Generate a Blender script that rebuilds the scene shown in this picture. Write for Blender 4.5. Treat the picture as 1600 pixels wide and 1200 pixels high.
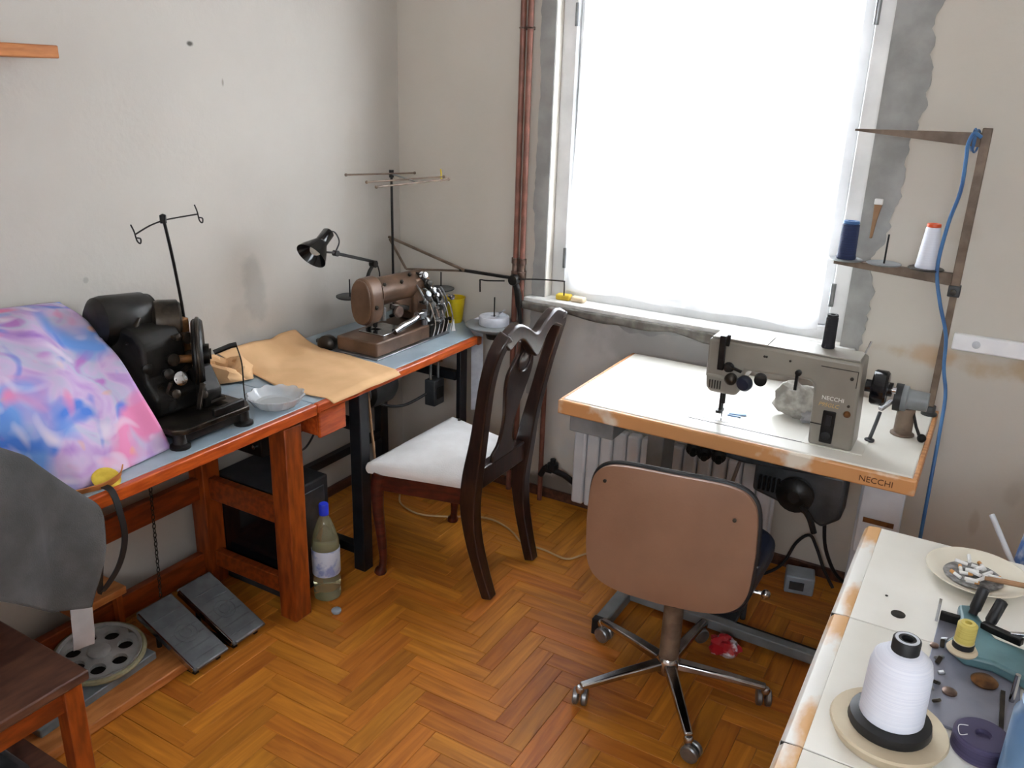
import bpy, math, random
from mathutils import Vector, Matrix, noise
random.seed(7)
for o in list(bpy.data.objects): bpy.data.objects.remove(o)
sc = bpy.context.scene
COL = sc.collection

# ------------------------------------------------------------------ camera
cam_d = bpy.data.cameras.new('camera'); cam = bpy.data.objects.new('camera', cam_d); COL.objects.link(cam)
yaw, pitch, roll = math.radians(29.8), math.radians(19.5), math.radians(1.86)
fw = Vector((-math.sin(yaw)*math.cos(pitch), math.cos(yaw)*math.cos(pitch), -math.sin(pitch)))
rt = Vector((math.cos(yaw), math.sin(yaw), 0)); up = rt.cross(fw)
r2 = rt*math.cos(roll)+up*math.sin(roll); u2 = -rt*math.sin(roll)+up*math.cos(roll)
cam.matrix_world = Matrix(((r2.x, u2.x, -fw.x, 2.30), (r2.y, u2.y, -fw.y, -2.98), (r2.z, u2.z, -fw.z, 1.70), (0, 0, 0, 1)))
cam_d.sensor_width = 36; cam_d.lens = 1320/1600*36; cam_d.clip_start = .05
sc.camera = cam

# ------------------------------------------------------------------ sky and exposure
w = bpy.data.worlds.new('overcast_sky'); sc.world = w; w.use_nodes = True
nt = w.node_tree; nt.nodes.clear()
bgn = nt.nodes.new('ShaderNodeBackground'); bgn.inputs[0].default_value = (.90, .96, 1.03, 1); bgn.inputs[1].default_value = 14.5
on = nt.nodes.new('ShaderNodeOutputWorld'); nt.links.new(bgn.outputs[0], on.inputs[0])
pl = bpy.data.lights.new('window_portal', 'AREA'); pl.shape = 'RECTANGLE'; pl.size = 1.2; pl.size_y = 1.45
pl.cycles.is_portal = True
po = bpy.data.objects.new('window_portal', pl); COL.objects.link(po)
po.location = (1.31, .30, 1.60); po.rotation_euler = (-math.pi/2, 0, 0)
pl2 = bpy.data.lights.new('fill_window_portal', 'AREA'); pl2.shape = 'RECTANGLE'; pl2.size = 1.2; pl2.size_y = .9  # portal for the unseen window added behind the camera as fill
pl2.cycles.is_portal = True
po2 = bpy.data.objects.new('fill_window_portal', pl2); COL.objects.link(po2)
po2.location = (2.60, -4.41, 1.85); po2.rotation_euler = (math.pi/2, 0, 0)
sc.view_settings.view_transform = 'Standard'; sc.view_settings.look = 'None'
sc.view_settings.exposure = 0.20; sc.view_settings.gamma = 1; sc.view_settings.use_curve_mapping = False
sc.cycles.max_bounces = 10; sc.cycles.diffuse_bounces = 6; sc.cycles.transparent_max_bounces = 16

# ------------------------------------------------------------------ materials
def lin(c):
    f = lambda u: u/12.92 if u <= .04045 else ((u+.055)/1.055)**2.4
    return tuple(f(x/255) for x in c)+(1,)
class NT:
    def __init__(s, name):
        s.m = bpy.data.materials.new(name); s.m.use_nodes = True; s.t = s.m.node_tree
        s.b = s.t.nodes['Principled BSDF']; s.out = s.t.nodes['Material Output']
    def n(s, typ, **k):
        q = s.t.nodes.new('ShaderNode'+typ)
        for a, v in k.items(): setattr(q, a, v)
        return q
    def l(s, a, b): s.t.links.new(a, b)
def mat(name, c, c2=None, scale=10, rough=.5, metal=0, bump=0, stretch=(1, 1, 1), ramp=(.38, .62), detail=5, dist=0,
        trans=0, coat=0, spec=.5, vary=0, alpha=1, ior=1.45, bscale=None):
    t = NT(name); b = t.b
    b.inputs['Roughness'].default_value = rough; b.inputs['Metallic'].default_value = metal
    b.inputs['Specular IOR Level'].default_value = spec; b.inputs['Coat Weight'].default_value = coat
    b.inputs['Transmission Weight'].default_value = trans; b.inputs['Alpha'].default_value = alpha; b.inputs['IOR'].default_value = ior
    tc = t.n('TexCoord'); mp = t.n('Mapping'); mp.inputs['Scale'].default_value = stretch
    t.l(tc.outputs['Object'], mp.inputs['Vector'])
    nz = t.n('TexNoise'); nz.inputs['Scale'].default_value = scale; nz.inputs['Detail'].default_value = detail; nz.inputs['Distortion'].default_value = dist
    t.l(mp.outputs[0], nz.inputs['Vector'])
    if c2 is None: c2 = tuple(int(x*.88) for x in c)
    rp = t.n('ValToRGB'); rp.color_ramp.elements[0].position = ramp[0]; rp.color_ramp.elements[1].position = ramp[1]
    rp.color_ramp.elements[0].color = lin(c); rp.color_ramp.elements[1].color = lin(c2)
    t.l(nz.outputs['Fac'], rp.inputs[0]); col = rp.outputs[0]
    if vary:
        oi = t.n('ObjectInfo'); mr = t.n('MapRange'); mr.inputs[3].default_value = 1-vary; mr.inputs[4].default_value = 1+vary
        t.l(oi.outputs['Random'], mr.inputs[0]); hs = t.n('HueSaturation'); t.l(mr.outputs[0], hs.inputs['Value']); t.l(col, hs.inputs['Color']); col = hs.outputs[0]
    t.l(col, b.inputs['Base Color'])
    if bump:
        bp = t.n('Bump'); bp.inputs['Strength'].default_value = bump; bp.inputs['Distance'].default_value = .004
        n2 = nz
        if bscale:
            n2 = t.n('TexNoise'); n2.inputs['Scale'].default_value = bscale; n2.inputs['Detail'].default_value = 4; t.l(mp.outputs[0], n2.inputs['Vector'])
        t.l(n2.outputs['Fac'], bp.inputs['Height']); t.l(bp.outputs[0], b.inputs['Normal'])
    return t.m
def wall_mat(name, base, base2, spots):
    """plaster paint with soft marks: spots = [(centre, radii, colour, strength)] in world metres"""
    t = NT(name); b = t.b; b.inputs['Roughness'].default_value = .85; b.inputs['Specular IOR Level'].default_value = .2
    g = t.n('NewGeometry'); nz = t.n('TexNoise'); nz.inputs['Scale'].default_value = 1.7; nz.inputs['Detail'].default_value = 6
    t.l(g.outputs['Position'], nz.inputs['Vector'])
    rp = t.n('ValToRGB'); rp.color_ramp.elements[0].position = .35; rp.color_ramp.elements[1].position = .68
    rp.color_ramp.elements[0].color = lin(base); rp.color_ramp.elements[1].color = lin(base2); t.l(nz.outputs['Fac'], rp.inputs[0])
    col = rp.outputs[0]
    n3 = t.n('TexNoise'); n3.inputs['Scale'].default_value = 9; n3.inputs['Detail'].default_value = 5; t.l(g.outputs['Position'], n3.inputs['Vector'])
    for (c, r, colr, st) in spots:
        su = t.n('VectorMath', operation='SUBTRACT'); t.l(g.outputs['Position'], su.inputs[0]); su.inputs[1].default_value = c
        di = t.n('VectorMath', operation='DIVIDE'); t.l(su.outputs[0], di.inputs[0]); di.inputs[1].default_value = r
        le = t.n('VectorMath', operation='LENGTH'); t.l(di.outputs[0], le.inputs[0])
        ad = t.n('Math', operation='ADD'); t.l(le.outputs['Value'], ad.inputs[0])
        m0 = t.n('MapRange'); m0.inputs[1].default_value = .3; m0.inputs[2].default_value = .7; m0.inputs[3].default_value = -.35; m0.inputs[4].default_value = .35
        t.l(n3.outputs['Fac'], m0.inputs[0]); t.l(m0.outputs[0], ad.inputs[1])
        mr = t.n('MapRange'); mr.interpolation_type = 'SMOOTHSTEP'; mr.inputs[1].default_value = .4; mr.inputs[2].default_value = 1; mr.inputs[3].default_value = st; mr.inputs[4].default_value = 0
        t.l(ad.outputs[0], mr.inputs[0])
        mx = t.n('MixRGB'); t.l(mr.outputs[0], mx.inputs[0]); t.l(col, mx.inputs[1]); mx.inputs[2].default_value = lin(colr); col = mx.outputs[0]
    t.l(col, b.inputs['Base Color'])
    n2 = t.n('TexNoise'); n2.inputs['Scale'].default_value = 45; n2.inputs['Detail'].default_value = 5; t.l(g.outputs['Position'], n2.inputs['Vector'])
    bp = t.n('Bump'); bp.inputs['Strength'].default_value = .25; bp.inputs['Distance'].default_value = .004; t.l(n2.outputs['Fac'], bp.inputs['Height']); t.l(bp.outputs[0], b.inputs['Normal'])
    return t.m
def parquet_mat(name):
    t = NT(name); b = t.b; b.inputs['Roughness'].default_value = .42; b.inputs['Specular IOR Level'].default_value = .4
    at = t.n('Attribute'); at.attribute_name = 'grain'; oi = t.n('ObjectInfo')
    tc = t.n('TexCoord'); mp = t.n('Mapping'); mp.inputs['Scale'].default_value = (4, 45, 10)
    cb = t.n('CombineXYZ'); mu = t.n('Math', operation='MULTIPLY'); mu.inputs[1].default_value = 37; t.l(oi.outputs['Random'], mu.inputs[0]); t.l(mu.outputs[0], cb.inputs[0]); t.l(mu.outputs[0], cb.inputs[2])
    t.l(cb.outputs[0], mp.inputs['Location']); t.l(tc.outputs['Object'], mp.inputs['Vector'])
    nz = t.n('TexNoise'); nz.inputs['Scale'].default_value = 1; nz.inputs['Detail'].default_value = 6; nz.inputs['Distortion'].default_value = .8; t.l(mp.outputs[0], nz.inputs['Vector'])
    rp = t.n('ValToRGB'); e = rp.color_ramp.elements; e[0].position = .3; e[0].color = lin((200, 126, 44)); e[1].position = .75; e[1].color = lin((150, 84, 25)); t.l(nz.outputs['Fac'], rp.inputs[0])
    hs = t.n('HueSaturation'); mr = t.n('MapRange'); mr.inputs[3].default_value = .86; mr.inputs[4].default_value = 1.14; t.l(oi.outputs['Random'], mr.inputs[0]); t.l(mr.outputs[0], hs.inputs['Value'])
    mh = t.n('MapRange'); mh.inputs[3].default_value = .494; mh.inputs[4].default_value = .508
    m2 = t.n('Math', operation='FRACT'); m3 = t.n('Math', operation='MULTIPLY'); m3.inputs[1].default_value = 7.31; t.l(oi.outputs['Random'], m3.inputs[0]); t.l(m3.outputs[0], m2.inputs[0]); t.l(m2.outputs[0], mh.inputs[0]); t.l(mh.outputs[0], hs.inputs['Hue'])
    t.l(rp.outputs[0], hs.inputs['Color']); t.l(hs.outputs[0], b.inputs['Base Color'])
    bp = t.n('Bump'); bp.inputs['Strength'].default_value = .12; bp.inputs['Distance'].default_value = .003; t.l(nz.outputs['Fac'], bp.inputs['Height']); t.l(bp.outputs[0], b.inputs['Normal'])
    return t.m
def sheer_mat(name):
    t = NT(name); t.t.nodes.remove(t.b)
    tr = t.n('BsdfTransparent'); tl = t.n('BsdfTranslucent'); df = t.n('BsdfDiffuse')
    tl.inputs[0].default_value = (.95, .95, .95, 1); df.inputs[0].default_value = (.9, .9, .9, 1)
    m1 = t.n('MixShader'); m1.inputs[0].default_value = .3; t.l(tl.outputs[0], m1.inputs[1]); t.l(df.outputs[0], m1.inputs[2])
    m2 = t.n('MixShader'); m2.inputs[0].default_value = .55; t.l(tr.outputs[0], m2.inputs[1]); t.l(m1.outputs[0], m2.inputs[2])
    t.l(m2.outputs[0], t.out.inputs[0]); return t.m
def print_mat(name):
    """printed cotton: soft blobs of lavender, purple, blue, pink and yellow"""
    t = NT(name); b = t.b; b.inputs['Roughness'].default_value = .6; b.inputs['Specular IOR Level'].default_value = .3
    tc = t.n('TexCoord')
    def nzr(scale, loc, cols, dist=1.2):
        mp = t.n('Mapping'); mp.inputs['Location'].default_value = loc; t.l(tc.outputs['Object'], mp.inputs[0])
        nz = t.n('TexNoise'); nz.inputs['Scale'].default_value = scale; nz.inputs['Detail'].default_value = 2.5; nz.inputs['Distortion'].default_value = dist; t.l(mp.outputs[0], nz.inputs['Vector'])
        rp = t.n('ValToRGB'); el = rp.color_ramp.elements
        el[0].position, el[0].color = cols[0][0], lin(cols[0][1]); el[1].position, el[1].color = cols[-1][0], lin(cols[-1][1])
        for p, c in cols[1:-1]: q = el.new(p); q.color = lin(c)
        t.l(nz.outputs['Fac'], rp.inputs[0]); return nz, rp
    _, a = nzr(7, (3, 1, 2), [(.28, (150, 110, 190)), (.40, (180, 146, 200)), (.50, (196, 172, 208)), (.60, (178, 178, 204)), (.72, (176, 120, 192))])
    def over(col, scale, loc, lo, hi, c):
        mp = t.n('Mapping'); mp.inputs['Location'].default_value = loc; t.l(tc.outputs['Object'], mp.inputs[0])
        nz = t.n('TexNoise'); nz.inputs['Scale'].default_value = scale; nz.inputs['Detail'].default_value = 1.5; nz.inputs['Distortion'].default_value = .6; t.l(mp.outputs[0], nz.inputs['Vector'])
        mr = t.n('MapRange'); mr.inputs[1].default_value = lo; mr.inputs[2].default_value = hi; t.l(nz.outputs['Fac'], mr.inputs[0])
        mx = t.n('MixRGB'); t.l(mr.outputs[0], mx.inputs[0]); t.l(col, mx.inputs[1]); mx.inputs[2].default_value = lin(c); return mx.outputs[0]
    col = over(a.outputs[0], 5.5, (11, 5, 0), .52, .66, (104, 148, 216))
    col = over(col, 9, (1, 9, 4), .60, .70, (66, 116, 206))
    col = over(col, 8, (7, 2, 8), .58, .70, (218, 128, 172))
    col = over(col, 9, (4, 14, 1), .66, .73, (226, 160, 84))
    col = over(col, 9, (9, 3, 13), .58, .72, (216, 204, 222))
    t.l(col, b.inputs['Base Color']); return t.m
def worn_mat(name, paint, wood, s=9, lo=.5, hi=.6):
    t = NT(name); b = t.b; b.inputs['Roughness'].default_value = .4
    tc = t.n('TexCoord'); mp = t.n('Mapping'); mp.inputs['Scale'].default_value = (1, .45, 1); t.l(tc.outputs['Object'], mp.inputs[0])
    nz = t.n('TexNoise'); nz.inputs['Scale'].default_value = s; nz.inputs['Detail'].default_value = 6; t.l(mp.outputs[0], nz.inputs['Vector'])
    rp = t.n('ValToRGB'); e = rp.color_ramp.elements; e[0].position = lo; e[0].color = lin(paint); e[1].position = hi; e[1].color = lin(wood); t.l(nz.outputs['Fac'], rp.inputs[0]); t.l(rp.outputs[0], b.inputs['Base Color'])
    return t.m

WOODS = (3, 18, 3)
MT = dict(
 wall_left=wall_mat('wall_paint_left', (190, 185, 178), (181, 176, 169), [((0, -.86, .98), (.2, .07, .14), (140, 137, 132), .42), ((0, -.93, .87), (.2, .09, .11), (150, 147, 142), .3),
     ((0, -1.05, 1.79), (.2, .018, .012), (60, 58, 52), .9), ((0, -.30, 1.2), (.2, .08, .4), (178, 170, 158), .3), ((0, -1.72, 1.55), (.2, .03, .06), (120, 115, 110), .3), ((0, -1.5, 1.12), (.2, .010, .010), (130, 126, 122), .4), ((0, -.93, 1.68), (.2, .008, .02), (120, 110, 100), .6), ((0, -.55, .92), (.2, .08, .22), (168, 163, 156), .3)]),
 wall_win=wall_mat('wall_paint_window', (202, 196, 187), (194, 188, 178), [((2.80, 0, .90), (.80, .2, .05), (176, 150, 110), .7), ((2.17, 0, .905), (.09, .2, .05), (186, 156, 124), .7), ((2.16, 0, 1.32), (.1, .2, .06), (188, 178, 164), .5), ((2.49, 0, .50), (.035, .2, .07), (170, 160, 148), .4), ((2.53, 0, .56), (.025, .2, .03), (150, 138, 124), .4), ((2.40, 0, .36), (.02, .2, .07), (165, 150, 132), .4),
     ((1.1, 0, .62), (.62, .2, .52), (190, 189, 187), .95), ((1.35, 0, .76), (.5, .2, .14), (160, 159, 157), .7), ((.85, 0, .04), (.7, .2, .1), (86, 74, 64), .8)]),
 wall=wall_mat('wall_paint_plain', (242, 240, 236), (236, 234, 229), []),
 ceil=mat('ceiling_paint', (238, 237, 234), rough=.9, scale=2),
 cement=mat('bare_cement_plaster', (162, 162, 160), (142, 142, 140), scale=9, rough=.95, bump=.5, bscale=30),
 sill=mat('sill_stone', (232, 231, 228), (190, 188, 184), scale=14, rough=.5, ramp=(.4, .75)),
 sill_edge=mat('sill_raw_edge', (128, 124, 118), (92, 88, 82), scale=22, rough=.9, bump=.6),
 pvc=mat('white_window_paint', (226, 227, 228), (205, 206, 207), rough=.35, scale=5),
 glass=mat('window_glass', (255, 255, 255), (255, 255, 255), rough=0, trans=1, ior=1.0, spec=0),
 rail=mat('white_rail_plastic', (248, 248, 250), (240, 240, 244), rough=.35), sheer=sheer_mat('sheer_curtain'), parquet=parquet_mat('oak_parquet'), subfloor=mat('dark_joint', (58, 34, 16)),
 pipe=mat('brown_pipe_paint', (136, 88, 74), (112, 72, 60), scale=20, rough=.35), brass=mat('fitting_metal', (140, 120, 110), (90, 70, 60), metal=.7, rough=.35, scale=30),
 laminate=mat('blue_grey_laminate', (160, 176, 186), (140, 156, 168), scale=7, rough=.3),
 orange=mat('orange_stained_wood', (196, 90, 34), (160, 64, 20), scale=6, rough=.35, stretch=(14, 2, 14), coat=.3),
 redwood=mat('red_brown_wood', (150, 70, 22), (112, 48, 14), scale=5, rough=.4, stretch=(10, 10, 2)),
 redwoodh=mat('red_brown_wood_rail', (138, 62, 20), (104, 44, 14), scale=5, rough=.4, stretch=(10, 2, 10)),
 blackm=mat('black_painted_steel', (30, 32, 36), (20, 21, 24), rough=.35, scale=14),
 castblk=mat('black_cast_iron', (34, 32, 30), (18, 17, 16), rough=.4, scale=22, metal=.35, bump=.3),
 oily=mat('oily_dark_metal', (66, 58, 50), (28, 25, 22), rough=.32, metal=.6, scale=20),
 rust=mat('rusty_brass', (130, 88, 48), (70, 44, 24), rough=.5, metal=.5, scale=30),
 chrome=mat('chrome', (205, 206, 208), (160, 160, 164), rough=.16, metal=1, scale=12),
 steel=mat('grey_steel', (150, 152, 154), (120, 122, 124), rough=.35, metal=.8, scale=16),
 brownmach=mat('bronze_machine_enamel', (112, 86, 68), (80, 60, 46), rough=.33, metal=.25, scale=9),
 kraft=mat('kraft_paper', (222, 180, 134), (208, 166, 120), rough=.8, scale=5, bump=.3, bscale=7),
 crystal=mat('cut_glass', (246, 248, 250), (240, 243, 246), rough=.06, trans=.62, ior=1.5),
 print=print_mat('printed_cotton'), greycloth=mat('grey_cotton', (80, 80, 80), (68, 68, 68), rough=.95, scale=12, bump=.4, bscale=300),
 darkwood=mat('dark_varnished_wood', (46, 30, 26), (28, 19, 17), rough=.28, scale=6, stretch=(12, 12, 2), coat=.4),
 cherry=mat('dark_red_apron_wood', (82, 34, 24), (56, 24, 18), rough=.3, scale=6, stretch=(3, 3, 12)),
 uphol=mat('off_white_upholstery', (228, 228, 228), (212, 211, 210), rough=.9, scale=6, bump=.3, bscale=220),
 tan=mat('tan_plastic_shell', (136, 102, 80), (126, 93, 72), rough=.55, scale=4, bump=.15, bscale=160),
 navy=mat('navy_vinyl', (36, 42, 60), (26, 30, 44), rough=.35, scale=10), rubber=mat('black_rubber', (28, 28, 30), rough=.5),
 offwhite=mat('cream_laminate', (240, 238, 231), (226, 223, 214), rough=.3, scale=3), necedge=mat('light_varnished_edge', (204, 150, 100), (176, 120, 74), scale=5, rough=.45, stretch=(2, 14, 14)),
 necgrey=mat('grey_beige_enamel', (142, 137, 127), (130, 125, 116), rough=.35, scale=5), darkgrey=mat('dark_grey_metal', (78, 80, 82), (52, 54, 56), rough=.45, scale=10, metal=.3),
 greymetal=mat('grey_stand_paint', (134, 138, 140), (110, 114, 116), rough=.4, scale=8), palemetal=mat('pale_grey_paint', (208, 212, 218), (188, 192, 198), rough=.4, scale=8),
 radiator=mat('radiator_white', (216, 218, 222), (200, 203, 208), rough=.35, scale=6),
 brownsteel=mat('brown_square_tube', (122, 104, 88), (92, 76, 62), rough=.5, scale=18), bluecable=mat('blue_cable', (66, 112, 160), (52, 92, 140), rough=.45), blackcable=mat('black_cable', (26, 26, 28), rough=.5),
 creamcable=mat('cream_cable', (200, 170, 130), (176, 146, 108), rough=.6), thread_w=mat('white_thread', (226, 228, 238), (214, 217, 230), rough=.6, scale=3, stretch=(1, 1, 160), bump=.2),
 thread_n=mat('navy_thread', (38, 52, 92), (26, 36, 70), rough=.7, scale=3, stretch=(1, 1, 160), bump=.5), thread_k=mat('black_thread', (34, 34, 42), (22, 22, 28), rough=.7, scale=3, stretch=(1, 1, 160), bump=.5),
 thread_y=mat('olive_yellow_thread', (206, 190, 104), (184, 166, 84), rough=.6, scale=3, stretch=(1, 1, 200), bump=.4), thread_p=mat('purple_thread', (74, 66, 96), (54, 48, 76), rough=.7, scale=4, stretch=(1, 1, 60), bump=.4),
 orangecap=mat('orange_plastic', (226, 88, 40), rough=.4), cardboard=mat('cream_disc', (206, 192, 166), (186, 170, 144), rough=.6, scale=8),
 yellow=mat('yellow_plastic', (222, 196, 30), (206, 178, 20), rough=.4), paleyellow=mat('yellow_sponge', (214, 188, 70), (190, 160, 50), rough=.9, scale=30), soap=mat('cream_soap', (228, 206, 172), rough=.6),
 wornfront=worn_mat('worn_varnish_edge', (202, 146, 94), (226, 214, 196), 7, .56, .66), worn=worn_mat('worn_white_edge', (228, 226, 220), (206, 158, 104)), plate=mat('cream_ceramic', (226, 220, 204), (214, 206, 188), rough=.2, scale=4, coat=.4), ash=mat('ash', (150, 148, 146), (96, 94, 92), rough=1, scale=60, bump=.8),
 butt=mat('cigarette_paper', (236, 236, 236), (222, 220, 216), rough=.8), filter_=mat('cigarette_filter', (208, 150, 92), rough=.8), stickwood=mat('brush_wood', (156, 120, 88), (120, 90, 64), rough=.7, scale=10),
 teal=mat('teal_enamel', (96, 130, 136), (72, 104, 112), rough=.35, scale=8), bluepl=mat('blue_translucent_plastic', (120, 158, 196), (96, 134, 178), rough=.3, trans=.35, scale=5),
 water=mat('clear_plastic_bottle', (214, 212, 184), (196, 190, 140), rough=.1, trans=.82, scale=4), bluecap=mat('blue_cap', (40, 60, 210), rough=.4), label=mat('bottle_label', (190, 198, 214), (130, 144, 190), rough=.5, scale=22, ramp=(.5, .6)),
 bag=mat('blue_white_bag', (206, 214, 224), (70, 110, 170), rough=.4, scale=7, ramp=(.48, .54), bump=.5), pinewood=mat('pine_board', (190, 122, 66), (160, 96, 48), rough=.5, scale=5, stretch=(10, 2, 10)), brownseat=mat('dark_brown_board', (92, 60, 46), (66, 42, 34), rough=.45, scale=5, stretch=(8, 2, 8)),
 steelplate=mat('brushed_plate', (140, 142, 156), (122, 124, 138), rough=.4, metal=.35, scale=10), slate=mat('grey_tile', (122, 128, 132), (96, 102, 106), rough=.4, scale=10), reel=mat('grey_cast_wheel', (168, 168, 166), (140, 140, 138), rough=.45, scale=12), belt=mat('yellowed_belt', (150, 146, 116), (124, 118, 90), rough=.6, scale=18),
 pedal=mat('black_ribbed_pedal', (100, 103, 106), (82, 85, 88), rough=.4, scale=18), speaker=mat('charcoal_box', (46, 47, 50), (34, 35, 38), rough=.6, scale=14), glassblk=mat('black_gloss', (16, 17, 20), rough=.12),
 beige=mat('beige_board', (190, 166, 136), (170, 146, 116), rough=.6, scale=5), adapter=mat('grey_white_plastic', (160, 172, 184), rough=.5), redpl=mat('red_plastic_bag', (170, 30, 40), (220, 214, 222), rough=.3, scale=16, ramp=(.5, .56)),
 goldprint=mat('gold_print', (206, 172, 108), rough=.5), whiteprint=mat('white_print', (236, 236, 230), rough=.5), brownprint=mat('brown_print', (96, 56, 26), rough=.6), bulb=mat('frosted_bulb', (210, 208, 200), rough=.3), tape=mat('white_cotton_tape', (214, 218, 226), (196, 200, 210), rough=.8, scale=30), screw=mat('dark_screw', (60, 56, 50), (40, 38, 34), rough=.4, metal=.6, scale=30), pouch=mat('pale_fabric_pouch', (182, 178, 170), (140, 136, 128), rough=.9, scale=30, bump=.8), zip=mat('grey_nylon', (172, 172, 174), rough=.6))

# ------------------------------------------------------------------ mesh helpers
WPOS = {}
def V(*a): return Vector(a)
def basis(d):
    d = d.normalized(); a = Vector((0, 0, 1)) if abs(d.z) < .9 else Vector((1, 0, 0))
    u = a.cross(d).normalized(); return u, d.cross(u), d
def cat(pts, k=6):
    P = [Vector(p) for p in pts]; out = []
    for i in range(len(P)-1):
        p0 = P[max(i-1, 0)]; p1 = P[i]; p2 = P[i+1]; p3 = P[min(i+2, len(P)-1)]
        for j in range(k):
            t = j/k; out.append(.5*((2*p1)+(p2-p0)*t+(2*p0-5*p1+4*p2-p3)*t*t+(3*p1-p0-3*p2+p3)*t**3))
    return out+[P[-1]]
class MB:
    def __init__(s): s.v = []; s.f = []; s.M = None
    def add(s, vs, fs):
        o = len(s.v)
        s.v += [tuple(s.M @ Vector(p)) if s.M else tuple(p) for p in vs]; s.f += [tuple(i+o for i in f) for f in fs]; return s
    def bx(s, x0, x1, y0, y1, z0, z1):
        return s.add([(x0, y0, z0), (x1, y0, z0), (x1, y1, z0), (x0, y1, z0), (x0, y0, z1), (x1, y0, z1), (x1, y1, z1), (x0, y1, z1)],
                     [(0, 3, 2, 1), (4, 5, 6, 7), (0, 1, 5, 4), (1, 2, 6, 5), (2, 3, 7, 6), (3, 0, 4, 7)])
    def ob(s, c, size, rot=(0, 0, 0)):
        from mathutils import Euler
        R = Euler([math.radians(a) for a in rot]).to_matrix(); h = Vector(size)/2; c = Vector(c)
        vs = [c+R@Vector((a*h.x, b*h.y, d*h.z)) for d in (-1, 1) for (a, b) in ((-1, -1), (1, -1), (1, 1), (-1, 1))]
        return s.add(vs, [(0, 3, 2, 1), (4, 5, 6, 7), (0, 1, 5, 4), (1, 2, 6, 5), (2, 3, 7, 6), (3, 0, 4, 7)])
    def bar(s, p0, p1, w, h=None, upv=(0, 0, 1)):
        h = h or w; p0 = Vector(p0); p1 = Vector(p1); d = (p1-p0).normalized(); a = Vector(upv)
        if abs(d.dot(a)) > .95: a = Vector((1, 0, 0))
        u = a.cross(d).normalized(); v = d.cross(u)
        vs = [p+u*(a1*w/2)+v*(b1*h/2) for p in (p0, p1) for (a1, b1) in ((-1, -1), (1, -1), (1, 1), (-1, 1))]
        return s.add(vs, [(0, 3, 2, 1), (4, 5, 6, 7), (0, 1, 5, 4), (1, 2, 6, 5), (2, 3, 7, 6), (3, 0, 4, 7)])
    def lathe(s, prof, o=(0, 0, 0), ax=(0, 0, 1), n=24):
        u, v, d = basis(Vector(ax)); o = Vector(o); vs = []; fs = []
        for r, h in prof:
            for i in range(n):
                a = 2*math.pi*i/n; vs.append(o+d*h+(u*math.cos(a)+v*math.sin(a))*max(r, 1e-5))
        m = len(prof)
        for j in range(m-1):
            for i in range(n): fs.append((j*n+i, j*n+(i+1) % n, (j+1)*n+(i+1) % n, (j+1)*n+i))
        shut = prof[0] == prof[-1]
        if prof[0][0] > 1e-4 and not shut: fs.append(tuple(range(n-1, -1, -1)))
        if prof[-1][0] > 1e-4 and not shut: fs.append(tuple((m-1)*n+i for i in range(n)))
        return s.add(vs, fs)
    def cyl(s, p0, p1, r, r1=None, n=16):
        p0 = Vector(p0); p1 = Vector(p1); L = (p1-p0).length; return s.lathe([(r, 0), (r if r1 is None else r1, L)], p0, p1-p0, n)
    def tube(s, pts, r, n=8, closed=False, sx=1):
        P = [Vector(p) for p in pts]; m = len(P); vs = []; fs = []; R = r if isinstance(r, (list, tuple)) else [r]*m
        T = [((P[(i+1) % m]-P[i-1]) if closed else (P[min(i+1, m-1)]-P[max(i-1, 0)])).normalized() for i in range(m)]
        u, v, _ = basis(T[0])
        for i in range(m):
            u = (u-T[i]*u.dot(T[i])).normalized(); v = T[i].cross(u)
            for j in range(n):
                a = 2*math.pi*j/n; vs.append(P[i]+(u*math.cos(a)*sx+v*math.sin(a))*R[i])
        for i in range(m if closed else m-1):
            k = (i+1) % m
            for j in range(n): fs.append((i*n+j, i*n+(j+1) % n, k*n+(j+1) % n, k*n+j))
        if not closed: fs += [tuple(range(n-1, -1, -1)), tuple((m-1)*n+j for j in range(n))]
        return s.add(vs, fs)
    def sweep(s, pts, secs, side):
        """rectangular section swept along pts; secs=[(w along side, t across)]"""
        P = [Vector(p) for p in pts]; m = len(P); S = Vector(side).normalized(); vs = []; fs = []
        for i in range(m):
            T = (P[min(i+1, m-1)]-P[max(i-1, 0)]).normalized(); sd = (S-T*S.dot(T)).normalized(); nn = T.cross(sd); w_, t_ = secs[i] if isinstance(secs, list) else secs
            for a, b in ((-1, -1), (1, -1), (1, 1), (-1, 1)): vs.append(P[i]+sd*(a*w_/2)+nn*(b*t_/2))
        for i in range(m-1):
            for j in range(4): fs.append((i*4+j, i*4+(j+1) % 4, i*4+4+(j+1) % 4, i*4+4+j))
        fs += [(3, 2, 1, 0), tuple((m-1)*4+j for j in range(4))]
        return s.add(vs, fs)
    def prism(s, poly, o, u, v, t):
        o = Vector(o); u = Vector(u); v = Vector(v); n_ = u.cross(v).normalized()*t; k = len(poly)
        vs = [o+u*a+v*b for a, b in poly]; vs += [p+n_ for p in vs]
        fs = [tuple(range(k-1, -1, -1)), tuple(range(k, 2*k))]+[(i, (i+1) % k, k+(i+1) % k, k+i) for i in range(k)]
        return s.add(vs, fs)
    def grid(s, fn, nu, nv):
        vs = [fn(i/nu, j/nv) for j in range(nv+1) for i in range(nu+1)]
        return s.add(vs, [(j*(nu+1)+i, j*(nu+1)+i+1, (j+1)*(nu+1)+i+1, (j+1)*(nu+1)+i) for j in range(nv) for i in range(nu)])
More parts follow.
